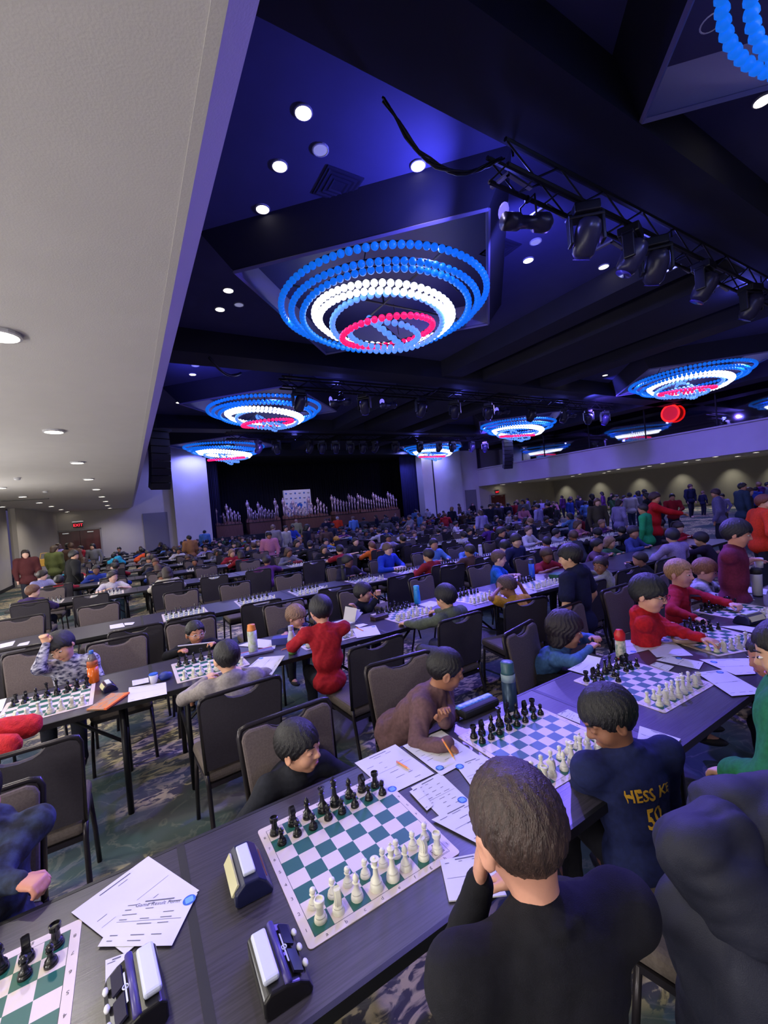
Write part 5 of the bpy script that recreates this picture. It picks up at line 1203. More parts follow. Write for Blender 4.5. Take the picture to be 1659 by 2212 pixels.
bottle(bpos(633, 1412), 'white to green bottle beside the red sweater', [(.034, 0), (.036, .01), (.035, .12), (.022, .17), (.019, .19), (.021, .195), (.021, .225)], [(0, .06, mat('flask_green', (90, 135, 70), .35), 'flask_base'), (.06, .11, mat('flask_palegreen', (135, 170, 135), .35), 'flask_middle'), (.11, .19, mat('flask_white', (180, 185, 205), .35), 'flask_top'), (.19, .226, mat('flask_cap', (170, 172, 200), .4), 'cap')])
bottle(bpos(897, 1303), 'bright cyan bottle near the edge of the second row', [(.034, 0), (.037, .02), (.034, .15), (.03, .165), (.034, .2), (.028, .205)], [(0, .16, mat('flask_cyan', (35, 140, 210), .35), 'flask'), (.16, .206, mat('cyan_lid', (60, 170, 230), .4), 'lid')])
bottle(bpos(1150, 1248), 'tall blue bottle with a dark lid beside the varsity jacket', PT, [(0, .19, mat('flask_blue', (40, 95, 200), .35), 'flask'), (.19, .25, mat('dark_lid', (40, 50, 80), .4), 'lid')])
bottle(bpos(1000, 1229) if False else (4.45, 5.95, TH), 'black bottle on the third row left of the dark red sweater', PT, [(0, .19, BLKP, 'flask'), (.19, .25, STEEL, 'lid')])
bottle(bpos(743, 1253), 'black flask beside the girl with the orange print', PT, [(0, .19, BLKP, 'flask'), (.19, .25, STEEL, 'lid')])
bottle(bpos(1039, 1205), 'white flask behind the brown sweater', PT, [(0, .2, mat('tumbler_white', (190, 190, 215), .4), 'flask'), (.2, .25, mat('tumbler_white', (190, 190, 215), .4), 'lid')])
bottle(bpos(213, 1215), 'white flask standing at the far left table end', PT, [(0, .2, mat('tumbler_white', (190, 190, 215), .4), 'flask'), (.2, .25, mat('tumbler_white', (190, 190, 215), .4), 'lid')])
p = bpos(333, 1476); t = thing('paper_cup', 'small white paper cup with a blue rim on the second row', 'cup', p); MB().lathe([(.022, 0), (.03, .07), (.028, .07), (.02, .005)], 18).build('cup_wall', PAPER, t, True); MB().lathe([(.0302, .062), (.0305, .07)], 18).build('cup_rim', EMB, t)
p = bpos(356, 1468); g = Org(.006); g.ell(V(0, 0, .03), V(.045, .035, .028)); o = link('crumpled_pouch', g.mesh('crumpled_pouch', .02, 4), None, [mat('pouch_blue', (35, 55, 130), .5)]); o.location = p; tag(o, 'crumpled blue snack pouch beside the paper cup', 'pouch')
# orange booklet, pencil cases, boxes, open book
sheet([(815, 678), (1050, 522), (1225, 515), (1000, 672)], 'booklet with a bright orange edge on the second row', None, 3, th=.008, off=o6, name='booklet', m=mat('booklet_cover', (160, 140, 120), .5, noise=.6, nscale=30, col2=(200, 120, 60)), cat='booklet')
t = sheet([(980, 672), (1190, 520), (1225, 515), (1005, 672)], 'orange spine strip of the booklet', None, 0, th=.011, off=o6, name='ruler', m=mat('ruler_orange', (235, 110, 40), .5), cat='ruler'); t['label'] = 'orange ruler along the edge of the booklet'
p0, p1 = atz(505, 1424, TH), atz(590, 1405, TH); t = thing('clear_pencil_case', 'clear pencil case with a red zip edge on the second row', 'pencil case', ((p0.x+p1.x)/2, (p0.y+p1.y)/2, TH), math.atan2(p1.y-p0.y, p1.x-p0.x))
L_ = (p1-p0).length; bevel(MB().box((0, 0, .012), (L_, .09, .02)).build('pouch', mat('clear_violet_plastic', (150, 140, 200), .2, trans=.6), t), .006); MB().box((0, .05, .014), (L_, .014, .014)).build('zip_edge', mat('zip_red', (205, 60, 50), .5), t)
for k in range(4): MB().tube([(-L_*.4, -.03+k*.018, .014), (L_*.35, -.025+k*.018, .014)], .004, 6).build('pen', [YEL, EMB, LEAD, LEV][k], t)
p = atz(612, 1393, TH); bevel(tag(MB().box((0, 0, .03), (.15, .1, .06)).build('blue_box', mat('box_blue', (50, 55, 130), .45), None, False, (p.x, p.y+.05, TH), (0, 0, -.5)), 'blue cardboard box between the two bottles of the second row', 'box'), .003)
a, b_ = atz(1003, 1552, TH), atz(1072, 1525, TH); c_ = (a+b_)/2; t = thing('pencil_case', 'black pencil case with a bright blue printed flap behind the black pieces', 'pencil case', (c_.x, c_.y+.02, TH), math.atan2(b_.y-a.y, b_.x-a.x)+.05)
o = MB().box((0, 0, .022), (.25, .085, .044)).build('case', BLKP, t); bevel(o, .018, 3); o = MB().box((0, .022, .035), (.24, .045, .03)).build('printed_flap', mat('flap_blue', (40, 110, 205), .4, noise=.6, nscale=50, col2=(120, 180, 240)), t); bevel(o, .012, 3)
p = atz(757, 1345, TH); t = thing('open_book', 'open book with pages standing up right of the red sweater', 'book', (p.x, p.y+.03, TH), .2)
MB().box((-.07, 0, .008), (.14, .19, .014)).build('page_block', PAPER, t); m = MB()
for k, a in enumerate((.55, .9, 1.25)): m.add([(0, -.095, .014), (0, .095, .014), (.13*math.cos(a), .095, .014+.13*math.sin(a)), (.13*math.cos(a), -.095, .014+.13*math.sin(a)), (0, -.095, .016), (0, .095, .016), (.13*math.cos(a), .095, .017+.13*math.sin(a)), (.13*math.cos(a), -.095, .017+.13*math.sin(a))], [(0, 1, 2, 3), (7, 6, 5, 4), (0, 3, 7, 4), (3, 2, 6, 7), (2, 1, 5, 6), (1, 0, 4, 5)])
m.build('raised_pages', PAPER, t)
p = snapy(atz(1205, 1248, TH)); tag(bevel(MB().box((0, 0, .03), (.2, .14, .06)).build('green_tray', mat('tray_green', (20, 90, 60), .5), None, False, (p.x, p.y, TH), (0, 0, .1)), .006), 'green tray of chess pieces behind the tall blue bottle', 'tray')
p = snapy(atz(818, 1225, TH)); tag(bevel(MB().box((0, 0, .03), (.22, .14, .06)).build('takeaway_box', mat('box_cream', (205, 190, 185), .6), None, False, (p.x, p.y, TH), (0, 0, .1)), .01), 'cream takeaway box left of the blue sweater', 'box')
p = snapy(atz(633, 1215, TH)); tag(bevel(MB().box((0, 0, .03), (.2, .12, .06)).build('red_case', mat('case_red', (150, 30, 45), .5), None, False, (p.x, p.y, TH)), .01), 'small dark red case on the fourth table row', 'case')
p = atz(1500, 1388, TH); t = thing('wooden_tray', 'oval wooden tray holding spare black pieces under the red sleeve', 'tray', (p.x, p.y+.03, TH), -.3)
m = MB(); Msc = Matrix.Scale(2.0, 3, (1, 0, 0)); m.lathe([(.045, 0), (.062, .012), (.07, .04), (.066, .04), (.058, .014), (.0, .008)], 24, M=Msc); m.build('bowl', mat('tray_wood', (170, 140, 125), .4), t, True); MB().ball((.13, 0, .02), .022, 12, 8).build('brass_knob', mat('brass', (120, 100, 60), .3, metal=.7), t, True)

# ---------------------------------------------------------------- people close to the camera, each modelled in its own pose
def wp(px, py, y=None, z=None):
    p = aty(px, py, y) if y is not None else atz(px, py, z); return V(*p)
def decal(P, rows, c, fwd, upv, mt, name, dist=.02):
    """lettering set on cloth: rows of (text, size, dx, dz), centre c and outward direction in the root's frame, shrink-wrapped to the shirt"""
    fwd = nrm(np.array(fwd, float)); upv = np.array(upv, float); upv = nrm(upv-(upv@fwd)*fwd); rt = np.cross(upv, fwd)
    m = MB(); M = Matrix([list(np.append(r, 0)) for r in np.stack([rt, upv, fwd], 1)]+[[0, 0, 0, 1]])
    for (tx, sz, dx, dz) in rows: text(m, tx, sz,  Matrix.Translation(Vector(np.array(c)+rt*dx+upv*dz+fwd*.06)) @ M, .022)
    o = m.build(name, mt, P['root'])
    sd = o.modifiers.new('fine', 'SUBSURF'); sd.subdivision_type = 'SIMPLE'; sd.levels = sd.render_levels = 2
    w_ = o.modifiers.new('wrap', 'SHRINKWRAP'); w_.target = P['shirt']; w_.wrap_method = 'PROJECT'; w_.use_project_z = False; w_.wrap_method = 'NEAREST_SURFACEPOINT'; w_.offset = .0015
    return o
def wd(px, py, d): return ray(px, py)*d+V(0, 0, CH)
# boy in black seen from behind
H1 = person('boy in a black sweatshirt with short brown hair, seen from behind in the foreground', (.572, .570, 1.258), yaw=-.25, face=(.0, .34, -.08), H=1.28, seated=False, vox=.006, haircol=(66, 50, 46), hair='short', skin=(206, 150, 128), shirt=(22, 22, 30), pants=(30, 32, 44), hs=1.0, wide=1.08,
            hands=[wd(1036, 1905, .86), (.80, .92, .80)], handdir=[(.15, -.05, 1), None], palm=[(.7, -.4, 0), None], hint=[(-.35, .5, -1.6), (.6, -.2, -1)], curl=(.5, .4), wr=.006, seed=2, neckfwd=.035)
# small boy on the far side, head turned to his left
H2 = person('small boy in a dark grey shirt facing right behind the nearest mat', (.575, 1.86, .845), yaw=PI+.1, face=(.58, .08, .06), H=1.16, vox=.0055, hair='bangs', haircol=BLK, skin=(216, 160, 132), shirt=(40, 42, 52), wide=.95,
            hands=[(.72, 1.78, .60), (.42, 1.78, .60)], wr=.005, seed=3, curl=(.3, .3))
# boy in brown leaning on his elbow with a pencil
H3 = person('boy in a brown jacket leaning over his score sheet with chin on fist', (1.385, 1.80, .985), yaw=PI+.55, face=(.55, .35, .1), H=1.24, vox=.0055, hair='short', haircol=BLK, skin=(158, 108, 84), shirt=(108, 80, 84), seated=False,
            hands=[wp(958, 1560, y=1.66), wp(968, 1606, z=.80)], hint=[(.2, .7, -1.4), (.8, -.1, -.6)], curl=(.75, .55), handdir=[(.1, .1, 1), (-.25, .3, -.5)], wr=.013, hood=False, puff=.006, seed=4, neckfwd=.04)
pencil(wp(955, 1596, z=.845), wp(984, 1643, z=.77), 'orange pencil held over the result forms by the boy in brown')
# boy in the navy shirt with yellow lettering
H4 = person('boy in a navy football shirt with yellow back lettering, looking down at the board', (1.47, .955, 1.02), yaw=-.35, face=(1.3, .5, .05), H=1.26, vox=.0055, hair='thick', haircol=BLK, skin=(142, 96, 74), shirt=(30, 38, 84), pants=(25, 25, 35), wide=1.1,
            hands=[wp(1272, 1676, y=1.14), (1.62, 1.05, .62)], hint=[(-.3, .5, -1.6), (.8, -.4, -.6)], sleeve='long', curl=(.6, .4), handdir=[(-.1, .5, .9), None], wr=.008, seed=5)
decal(H4, [('HESS KE', .066, .0, .035), ('59', .09, .01, -.05)], H4['pel']*.40+H4['neck']*.60+V(.0, 0, 0)-H4['T'][:, 1]*.08, -H4['T'][:, 1]+V(0, 0, .15), H4['u'], mat('yellow_print', (215, 165, 45), .6), 'shirt_lettering')
# green hoodie and dark-collared child at the right edge
H5 = person('child in a bright green hoodie cut off by the right edge', wd(1702, 1408, 1.5), yaw=.1, face=(.2, .3, 0), H=1.3, puff=.045, wide=1.15, vox=.008, hair='short', haircol=BLK, skin=S_A, shirt=(38, 120, 70), pants=(120, 112, 96), hood=True, hands=[wd(1585, 1672, 1.45), None], seed=6, wr=.01, curl=(.5, .5))
H5b = person('dark-haired child in a black top cut off by the right edge', (2.90, .93, .89), yaw=.2, face=(.75, .25, 0), H=1.12, vox=.008, hair='short', haircol=(30, 26, 28), skin=(190, 128, 108), shirt=(20, 20, 26), seed=7, hands=[(2.95, 1.02, .62), (3.1, 1.05, .62)])
# plaid child at the lower left
PL = mat('plaid_cloth', (44, 56, 84), .85, noise=.6, nscale=22, col2=(16, 20, 30), bump=.3, bscale=600)
H7 = person('child in a navy and grey plaid shirt cut off by the left edge', (-.52, 1.93, 1.03), yaw=PI-.1, face=(-.3, .45, 0), H=1.2, vox=.0065, hair='short', haircol=BLK, skin=(205, 140, 120), shirtmat=PL, hands=[(-.62, 1.6, .80), wp(108, 1925, z=.80)], hint=[(-.8, .1, -1), (.9, .2, -.8)], seed=8, wr=.01, curl=(.75, .8), hood=True)
# ---- second row
KN = mat('nordic_knit', (36, 36, 78), .9, noise=.9, nscale=26, col2=(190, 188, 205), bump=.5, bscale=300, stretch=(1, 1, 2.2))
person('boy in a navy and white patterned sweater resting his head on his fist', wp(133, 1396, y=4.2), yaw=PI-.15, face=(-.25, .45, .32), H=1.22, vox=.009, hair='thick', haircol=BLK, skin=(212, 160, 130), shirtmat=KN, hands=[(-.42, 4.0, .74), wp(100, 1392, y=4.12)], hint=[(-1, 0, -1), (.5, .6, -2.)], curl=(.7, .9), handdir=[None, (.1, .0, 1)], seed=11)
G2 = person('boy with glasses sitting behind a dark open folder', wp(422, 1367, y=4.38), yaw=PI, face=(.2, .1, 0), H=1.15, vox=.008, hair='short', haircol=BLK, skin=(205, 142, 112), shirt=(24, 24, 32), hands=[(.6, 4.15, .78), (.3, 4.15, .78)], seed=12, hs=.98); glasses(G2, (190, 190, 200))
q = wp(425, 1396, y=4.12); t = thing('folder', 'dark folder held up by the boy with glasses', 'folder', tuple(q), 0); MB().box((0, 0, -.07), (.30, .01, .17), R=Matrix.Rotation(.12, 3, 'Y')).build('cover', BLKP, t); MB().box((0, -.002, .02), (.30, .012, .008), R=Matrix.Rotation(.12, 3, 'Y')).build('page_edge', PAPER, t)
person('child in a pale grey hoodie seen from behind on the second row', wp(490, 1420, y=3.02), yaw=.02, face=(.12, .25, 0), H=1.18, vox=.008, hair='short', haircol=BLK, skin=S_A, shirt=(158, 150, 150), hood=True, wide=1.1, seed=13, wr=.01)
person('blond child in a dark shirt reaching to the board', wp(640, 1332, y=4.2), yaw=PI+.2, face=(.45, .3, 0), H=1.1, vox=.008, hair='fluffy', haircol=(150, 116, 98), skin=(205, 150, 138), shirt=(38, 38, 58), sleeve='short', hands=[wp(655, 1362, z=.9), wp(620, 1372, z=.82)], hint=[(1, 0, -.6), (-1, .2, -.4)], curl=(.7, .7), seed=14)
person('child in a bright red sweater kneeling up on the chair', wp(693, 1318, y=3.16), yaw=-.15, face=(.2, .3, 0), H=1.18, vox=.008, hair='thick', haircol=(24, 22, 34), skin=(205, 150, 130), shirt=(170, 30, 44), seatz=.50, hands=[(1.1, 3.45, .8), (1.38, 3.45, .8)], seed=15, wr=.012, wide=1.1)
G3 = person('child with glasses and a dark shirt chewing a pencil', wp(785, 1280, y=4.3), yaw=PI+.25, face=(.6, .1, 0), H=1.2, vox=.009, hair='thick', haircol=(26, 22, 34), skin=(200, 150, 140), shirt=(30, 34, 56), hands=[wp(818, 1288, y=4.15), wp(770, 1315, z=.8)], hint=[(1, .3, -.6), (-.6, .2, -1)], curl=(.8, .5), handdir=[(.1, .1, 1), None], seed=16); glasses(G3, (80, 40, 60))
pencil(wp(799, 1280, y=4.14), wp(817, 1295, y=4.12), 'pencil held in the mouth of the child with glasses')
person('child in an olive grey hoodie seen from behind on the second row', wp(962, 1290, y=3.0), yaw=.25, face=(.05, .25, 0), H=1.24, vox=.009, hair='thick', haircol=(22, 20, 38), skin=S_A, shirt=(96, 104, 96), pants=(100, 100, 130), hood=True, hands=[(2.1, 3.35, .78), (2.55, 3.4, .8)], wide=1.1, seed=17, wr=.01)
person('child in a mustard yellow shirt holding their head, seen from behind', wp(1095, 1268, y=3.25), yaw=.15, face=(.35, .6, .1), H=1.15, vox=.009, hair='fluffy', haircol=(84, 62, 64), skin=(150, 105, 90), shirt=(200, 150, 50), sleeve='short', hands=[wp(1078, 1272, y=3.25), wp(1125, 1266, y=3.3)], hint=[(-1, -.1, -.6), (1, 0, -.6)], curl=(.3, .3), handdir=[(.6, .2, .8), (-.6, .2, .8)], seed=18)
# ---- far side of the near row
person('child with long curly dark hair in a light blue hoodie', wp(1222, 1362, y=1.98), yaw=PI+.5, face=(.3, .15, 0), H=1.14, hs=1.12, vox=.007, hair='curly', haircol=(44, 34, 46), skin=(200, 145, 125), shirt=(78, 118, 178), hood=True, seed=20, wr=.012)
G4 = person('boy in a red hoodie with glasses and thick black hair reaching over the board', wp(1402, 1282, z=1.11), yaw=PI+.45, face=(-.35, .22, 0), H=1.24, vox=.0065, hair='bowl', haircol=(24, 26, 28), skin=(214, 160, 138), shirt=(196, 30, 42), hood=True, wide=1.1, hands=[wp(1515, 1378, z=.83), wp(1462, 1350, z=.80)], hint=[(.3, .1, -1), (-.4, .3, -1)], curl=(.35, .6), seed=21, wr=.014, seated=True, hs=1.12); glasses(G4, (45, 35, 40))
H11 = person('smiling blond boy in a red sweatshirt with large dark numbers', wp(1468, 1238, z=1.07), yaw=PI+.3, face=(-.3, .1, 0), H=1.26, hs=1.08, vox=.0075, hair='short', haircol=(190, 145, 105), skin=(226, 168, 160), shirt=(176, 28, 50), wide=1.1, hands=[wp(1578, 1304, z=.82), wp(1500, 1335, z=.80)], curl=(.8, .6), seed=22, wr=.008)
decal(H11, [('92', .15, .0, .0)], H11['pel']*.25+H11['neck']*.75+H11['T'][:, 1]*.09, H11['T'][:, 1]+V(0, 0, .1), H11['u'], mat('dark_number', (50, 16, 34), .7), 'shirt_number')
CM = mat('camo_fleece', (45, 45, 55), .9, noise=.9, nscale=11, col2=(190, 188, 205), bump=.4, bscale=200)
person('red-blond child in a black and white mottled jacket', wp(1524, 1232, z=.98), yaw=PI+.3, face=(-.05, .3, 0), H=1.18, vox=.009, hair='bangs', haircol=(150, 100, 74), skin=(220, 165, 155), shirtmat=CM, seed=23, wr=.012, puff=.012)
A1 = person('young adult in a maroon T-shirt leaning over with outstretched arm', wp(1592, 1152, z=1.36), yaw=PI+.2, face=(.05, .25, 0), H=1.5, seated=False, vox=.01, hair='thick', haircol=(26, 24, 40), skin=(205, 145, 130), shirt=(112, 36, 70), sleeve='short', hs=1.1, hands=[wp(1625, 1215, z=1.02), wp(1640, 1212, z=1.05)], hint=[(-1, -.3, -1), (.6, 0, -1)], curl=(.2, .2), seed=24, wide=1.05)
o = MB().lathe([(.03, 0), (.036, .09), (.03, .092)], 16).build('paper_cup', PAPER, None, True, tuple(wp(1640, 1226, z=.99))); tag(o, 'white cup held in the outstretched hand of the maroon shirt', 'cup')
o_ = H5['root']
# ---- recognisable figures further back
for i, (lb, px, py, z, yw, fy, H_, st, hr, hc_, sk, sh_, ex) in enumerate(MID):
    ex = dict(ex); hpos = MPOS[i][0]; d = math.hypot(hpos[0], hpos[1]); k = hpos[2]/z; H_ *= min(max(k, .8), 1.25)
    if fy > .15 and math.cos(yw) < 0: fy -= .6*math.atan2(hpos[0], hpos[1])
    if st: ex['seatz'] = .46; hpos[2] = min(max(hpos[2], .86), 1.15)
    vx = .0105 if d < 6.5 else (.013 if d < 9 else .018)
    if ex.pop('point', 0): ex['hands'] = [hpos+V(.35, -.45, -.42), hpos+V(.45, -.55, -.45)]
    person(lb, hpos, yw, (fy, .2, 0), H_, st, hair=hr, haircol=hc_, skin=sk, shirt=sh_, vox=vx, seed=30+i, wr=.009, **ex)
HEADS = [tuple(q[0]) for q in MPOS]
HPIX = [(m_[1], m_[2]) for m_ in MID]
# ---- the crowd: shared templates in varied clothes
TPL = []
tcfg = [('seat', dict(H=1.22, seated=True, hair='short'), .98), ('seat', dict(H=1.25, seated=True, hair='thick', hood=True), .94), ('seat', dict(H=1.2, seated=True, hair='long'), 1.0), ('seat', dict(H=1.25, seated=True, hair='bangs', sleeve='short'), .97),
        ('stand', dict(H=1.35, seated=False, hair='short'), 1.22), ('stand', dict(H=1.6, seated=False, hair='thick', puff=.015, hs=1.08), 1.46), ('stand', dict(H=1.6, seated=False, hair='long', hs=1.05), 1.45), ('stand', dict(H=1.5, seated=False, hair='short', hood=True, hands=[(-.12, .3, .9), (.14, .33, .92)]), 1.34)]
for i, (kd, kw, z) in enumerate(tcfg):
    P_ = person('x', (0, .12 if kd == 'seat' else .03, z), 0, (.25*(i % 3-1), .25, 0), vox=.019, seed=i, **kw); TPL.append([kd, P_['root'], z, False])
CN = {(24, 24, 30): 'black', (30, 34, 60): 'navy', (60, 62, 72): 'charcoal', (110, 110, 120): 'grey', (34, 60, 150): 'blue', (90, 130, 190): 'light blue', (150, 30, 44): 'red', (196, 190, 200): 'white', (150, 140, 195): 'lavender', (60, 100, 70): 'green', (196, 120, 50): 'orange', (92, 70, 62): 'brown', (96, 50, 110): 'purple', (190, 120, 150): 'pink'}
CK = list(CN); CW = [7, 7, 5, 4, 4, 3, 3, 3, 3, 1, 1, 2, 2, 1]
HN = {BLK: 'black-haired', (44, 32, 34): 'dark-haired', (84, 60, 50): 'brown-haired', (150, 116, 90): 'blond'}; HK = list(HN)
rc = random.Random(11); PEOPLE = []
def crowd(x, y, yaw, kind, row=None, zt=None):
    if not inframe((x, y, 1.1), -2): return
    opts = [t for t in TPL if t[0] == kind]; t = rc.choice(opts); PEOPLE.append((t, x, y, yaw, rc.choices(CK, CW)[0], rc.choices(HK, [7, 4, 3, 1])[0], rc.choice([S_A, S_B, S_C, S_D]), row, rc.uniform(.92, 1.08) if zt is None else zt/t[2]))
for (x, y, rz, r, far) in SEATS:
    if r == 3 and x < 4 and rc.random() < .7: continue
    if rc.random() < (.12 if x < 9 else .05): continue
    if any(math.hypot(x-h[0], y-h[1]) < .45 for h in HEADS): continue
    if any(abs(pix((x, y+.1, 1.))[0]-h[0]) < 13 and abs(pix((x, y+.1, 1.))[1]-h[1]) < 9 for h in HPIX): continue
    crowd(x, y+(.02 if far else -.02), rz+rc.uniform(-.3, .3), 'seat', r)
for x in (4.9, 5.8, 6.8, 7.7, 8.6, 9.5, 10.4):
    if rc.random() < .9: crowd(x, 5.25, 0, 'seat', 2)
    if rc.random() < .95: crowd(x, 6.6, PI, 'seat', 2)
for x in (5.2, 6.1, 7.0):
    crowd(x, 3.0, .1, 'seat', 1); crowd(x, 4.3, PI, 'seat', 1)
for i in range(62):    # parents and children standing between the rows, denser to the right and by the stage
    y = ROWY[rc.randint(4, 10)]+1.5+rc.uniform(-.07, .07); x = y*rc.uniform(.28, 1.5)
    if rc.random() < .55: x = y*rc.uniform(.75, 1.9)
    if x > 26.8 or any(math.hypot(x-q[1], y-q[2]) < .45 for q in PEOPLE): continue
    crowd(x, y, rc.uniform(-PI, PI), 'stand')
for i in range(40):
    x = rc.uniform(9, 26.5); y = ROWY[rc.randint(2, 9)]+1.5+rc.uniform(-.07, .07)
    if any(math.hypot(x-q[1], y-q[2]) < .45 for q in PEOPLE): continue
    crowd(x, y, rc.uniform(-PI, PI), 'stand')
for i in range(9): crowd(rc.uniform(-2.6, -1.1), rc.uniform(13, 24), rc.uniform(-PI, PI), 'stand')
for i in range(60): crowd(rc.uniform(13, 26.5), ROWY[rc.randint(1, 7)]+1.5+rc.uniform(-.07, .07), rc.uniform(-PI, PI), 'stand')
PEOPLE.sort(key=lambda q: q[1]**2+q[2]**2)
P2_ = []
for q in PEOPLE:
    if all(math.hypot(q[1]-o_[1], q[2]-o_[2]) > .5 for o_ in P2_) and all(math.hypot(q[1]-h[0], q[2]-h[1]) > .42 for h in HEADS): P2_.append(q)
FARP = P2_[225:]; PEOPLE = P2_[:225]
names = {}
def zone(x, y):
    px, py = pix((x, y, 1.1)); return px, py
lab = {}
for q in PEOPLE:
    t, x, y, yaw, sc_, hcol, sk, row, s_ = q
    base = '%s %s in %s %s' % (HN[hcol], 'child' if t[0] == 'seat' or t[2] < 1.3 else 'person', CN[sc_], ('facing the camera' if math.cos(yaw) < -.3 else 'with back turned'))
    base += (', %s table row' % ORD[row+1]) if row is not None else ', standing'
    lab.setdefault(base, []).append(q)
for base, L_ in lab.items():
    L_.sort(key=lambda q: pix((q[1], q[2], 1.1))[0])
    for i, (t, x, y, yaw, sc_, hcol, sk, row, s_) in enumerate(L_):
        lb = base if len(L_) == 1 else base+', %s from the left' % ORD[i+1]
        remap = {'shirt': cloth(sc_), 'hair': hairm(hcol), 'body': skinm(sk), 'trousers': cloth(rc.choice([(34, 36, 50), (60, 70, 96), (28, 28, 32), (92, 86, 78)]))}
        grp = 'crowd at and around the far tables'
        if not t[3]: dup(t[1], (x, y, 0), yaw, lb, grp, s_, remap); t[3] = False
        else: dup(t[1], (x, y, 0), yaw, lb, grp, s_, remap)
vs_ = []; fs_ = []; mi_ = []; nb = 0; fmats = [skinm(S_C), cloth((34, 36, 50))]+[cloth(c) for c in CK]+[hairm(h) for h in HK]
for (t, x, y, yaw, sc_, hcol, sk, row, s_) in FARP:      # beyond the 300 nearest figures: one background crowd
    Rz = rot3(yaw)*s_
    for ch in t[1].children:
        me = ch.data; n_ = len(me.vertices); co_ = np.empty(n_*3, np.float32); me.vertices.foreach_get('co', co_); co_ = co_.reshape(-1, 3)@Rz.T+np.array([x, y, 0]); vs_.append(co_)
        lv = np.empty(len(me.loops), np.int32); me.loops.foreach_get('vertex_index', lv); fs_.append(lv+nb); nb += n_
        k = ch.name.split('.')[0]; mi_.append(np.full(len(me.polygons), 0 if k == 'body' else 1 if k == 'trousers' else 2+CK.index(sc_) if k == 'shirt' else 2+len(CK)+HK.index(hcol), np.int32))
if vs_:
    co_ = np.concatenate(vs_); lv = np.concatenate(fs_); me = bpy.data.meshes.new('background_crowd'); me.vertices.add(len(co_)); me.vertices.foreach_set('co', co_.astype(np.float32).ravel())
    me.loops.add(len(lv)); me.loops.foreach_set('vertex_index', lv.astype(np.int32)); me.polygons.add(len(lv)//4); me.polygons.foreach_set('loop_start', np.arange(0, len(lv), 4, dtype=np.int32))
    o = link('background_crowd', me, None, fmats); me.polygons.foreach_set('material_index', np.concatenate(mi_)); me.update(calc_edges=True); me.shade_smooth()
    tag(o, 'dense crowd of distant people beyond the individually seen figures', 'crowd', None, 'stuff')
print('FAR', len(FARP), 'NEAR', len(PEOPLE), 'CHAIRS', NCH)
for t in TPL:     # the templates themselves leave the scene
    for c_ in list(t[1].children): bpy.data.objects.remove(c_)
    bpy.data.objects.remove(t[1])

# ---------------------------------------------------------------- coats and bags
def puffer(label, pts, r, vox, m, name, wr=.012, seed=0, cuts=()):
    g = Org(vox)
    for a, b_, ra, rb in pts: g.cap(a, b_, ra, rb, .03)
    o = link(name, g.mesh(name, wr, seed), None, [m]); tag(o, label, 'jacket'); return o
PJ = mat('puffer_cloth', (40, 42, 58), .6, noise=.12, nscale=5, bump=.25, bscale=500, spec=.3)
jb = V(1.26, .36, 0)
t = thing('puffer_jacket', 'dark grey puffer jacket heaped over a chair back at lower right', 'jacket', (0, 0, 0))
def tw(px, py, d): return wd(px, py, d)
g = Org(.009)
for i in range(7):
    z = V(0, 0, -.1*i); g.cap(tw(1590, 1800, 1.03)+z, tw(1830, 1830, 1.0)+z, .105+.008*i, .13, .05)
g.cap(tw(1560, 1735, 1.06), tw(1760, 1715, 1.05), .045, .06, .05)
link('jacket_body', g.mesh('jacket_body', .016, 3), t, [PJ])
g = Org(.008)
g.cap(tw(1505, 1850, .93), tw(1590, 1945, .92), .075, .085, .04); g.cap(tw(1590, 1945, .92), tw(1650, 1990, .95), .085, .06, .04); g.cap(tw(1490, 1830, .97), tw(1560, 1800, .98), .06, .07, .04)
link('sleeve', g.mesh('sleeve', .013, 5), t, [PJ])
g = Org(.008)
g.cap(tw(1530, 1990, .95), tw(1610, 2110, .93), .10, .12, .05); g.cap(tw(1610, 2110, .93), tw(1680, 2260, .93), .12, .11, .05)
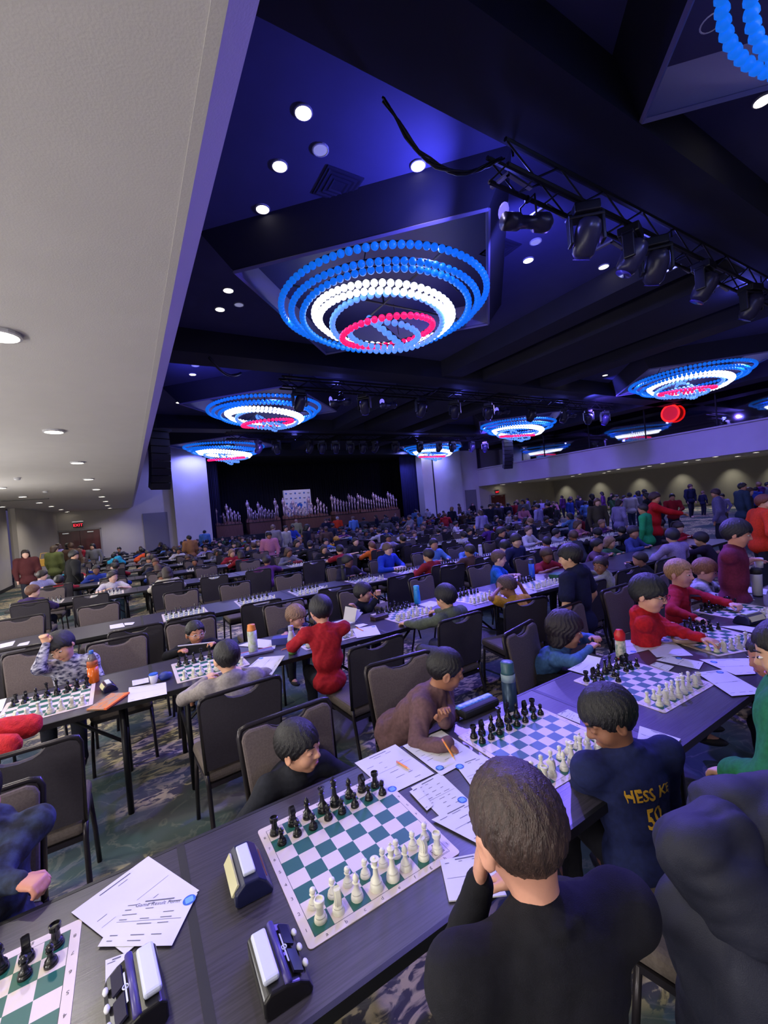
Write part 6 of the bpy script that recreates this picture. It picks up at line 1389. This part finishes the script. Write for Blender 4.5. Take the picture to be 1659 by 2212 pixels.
link('sleeve', g.mesh('sleeve', .013, 6), t, [PJ])
c_ = dup(ch0, (1.66, .22, 0), 0.0, 'banquet chair hidden under the dark puffer jacket', 'banquet chairs')
c2 = dup(ch0, (1.46, .62, 0), .2, 'banquet chair of the boy in the navy football shirt', 'banquet chairs')
RJ = mat('red_fleece', (200, 34, 44), .9, noise=.25, nscale=30, bump=.6, bscale=120)
g = Org(.009); a = wp(0, 1560, y=3.0); b_ = wp(84, 1556, y=3.02); c3 = wp(20, 1610, y=2.85)
g.cap(a+V(-.25, 0, -.03), b_+V(-.04, 0, -.02), .075, .055, .03); g.cap(a+V(-.2, -.06, -.1), c3, .07, .05, .03); g.cap(a+V(-.1, .0, -.05), c3+V(-.1, 0, -.12), .08, .05, .03)
tag(link('red_jacket', g.mesh('red_jacket', .02, 7), None, [RJ]), 'red fleece jacket draped over a chair at the left edge', 'jacket')
for (px, py, z, lb, col) in [(250, 1210, .95, 'bright cyan jacket draped over a chair on the left', (40, 150, 190)), (152, 1240, .85, 'small cyan jacket lying on the left tables', (40, 150, 190)), (306, 1205, .9, 'orange jacket lying on the left tables', (226, 84, 40))]:
    p = wp(px, py, z=z); d = math.hypot(p[0], p[1]); k = d/26
    g = Org(.02); g.cap(p+V(-.25, 0, -.1)*k, p+V(.1, 0, .05)*k, .13*k, .16*k, .05); g.cap(p+V(.1, 0, .03)*k, p+V(.35, 0, -.2)*k, .14*k, .1*k, .05)
    tag(link('jacket', g.mesh('jacket', .03, int(px)), None, [cloth(col)]), lb, 'jacket')
p = wp(97, 1215, z=1.1); t = thing('shoulder_bag', 'mustard yellow bag held by the adult in olive', 'bag', tuple(p), .2); bevel(MB().box((0, 0, 0), (.3, .12, .24)).build('bag_body', mat('mustard', (196, 150, 60), .6), t), .02); MB().tube([(-.12, 0, .12), (-.08, 0, .3), (.08, 0, .3), (.12, 0, .12)], .012, 6).build('handle', mat('mustard', (196, 150, 60), .6), t)
p = wp(1172, 1100, z=1.1); d = 16
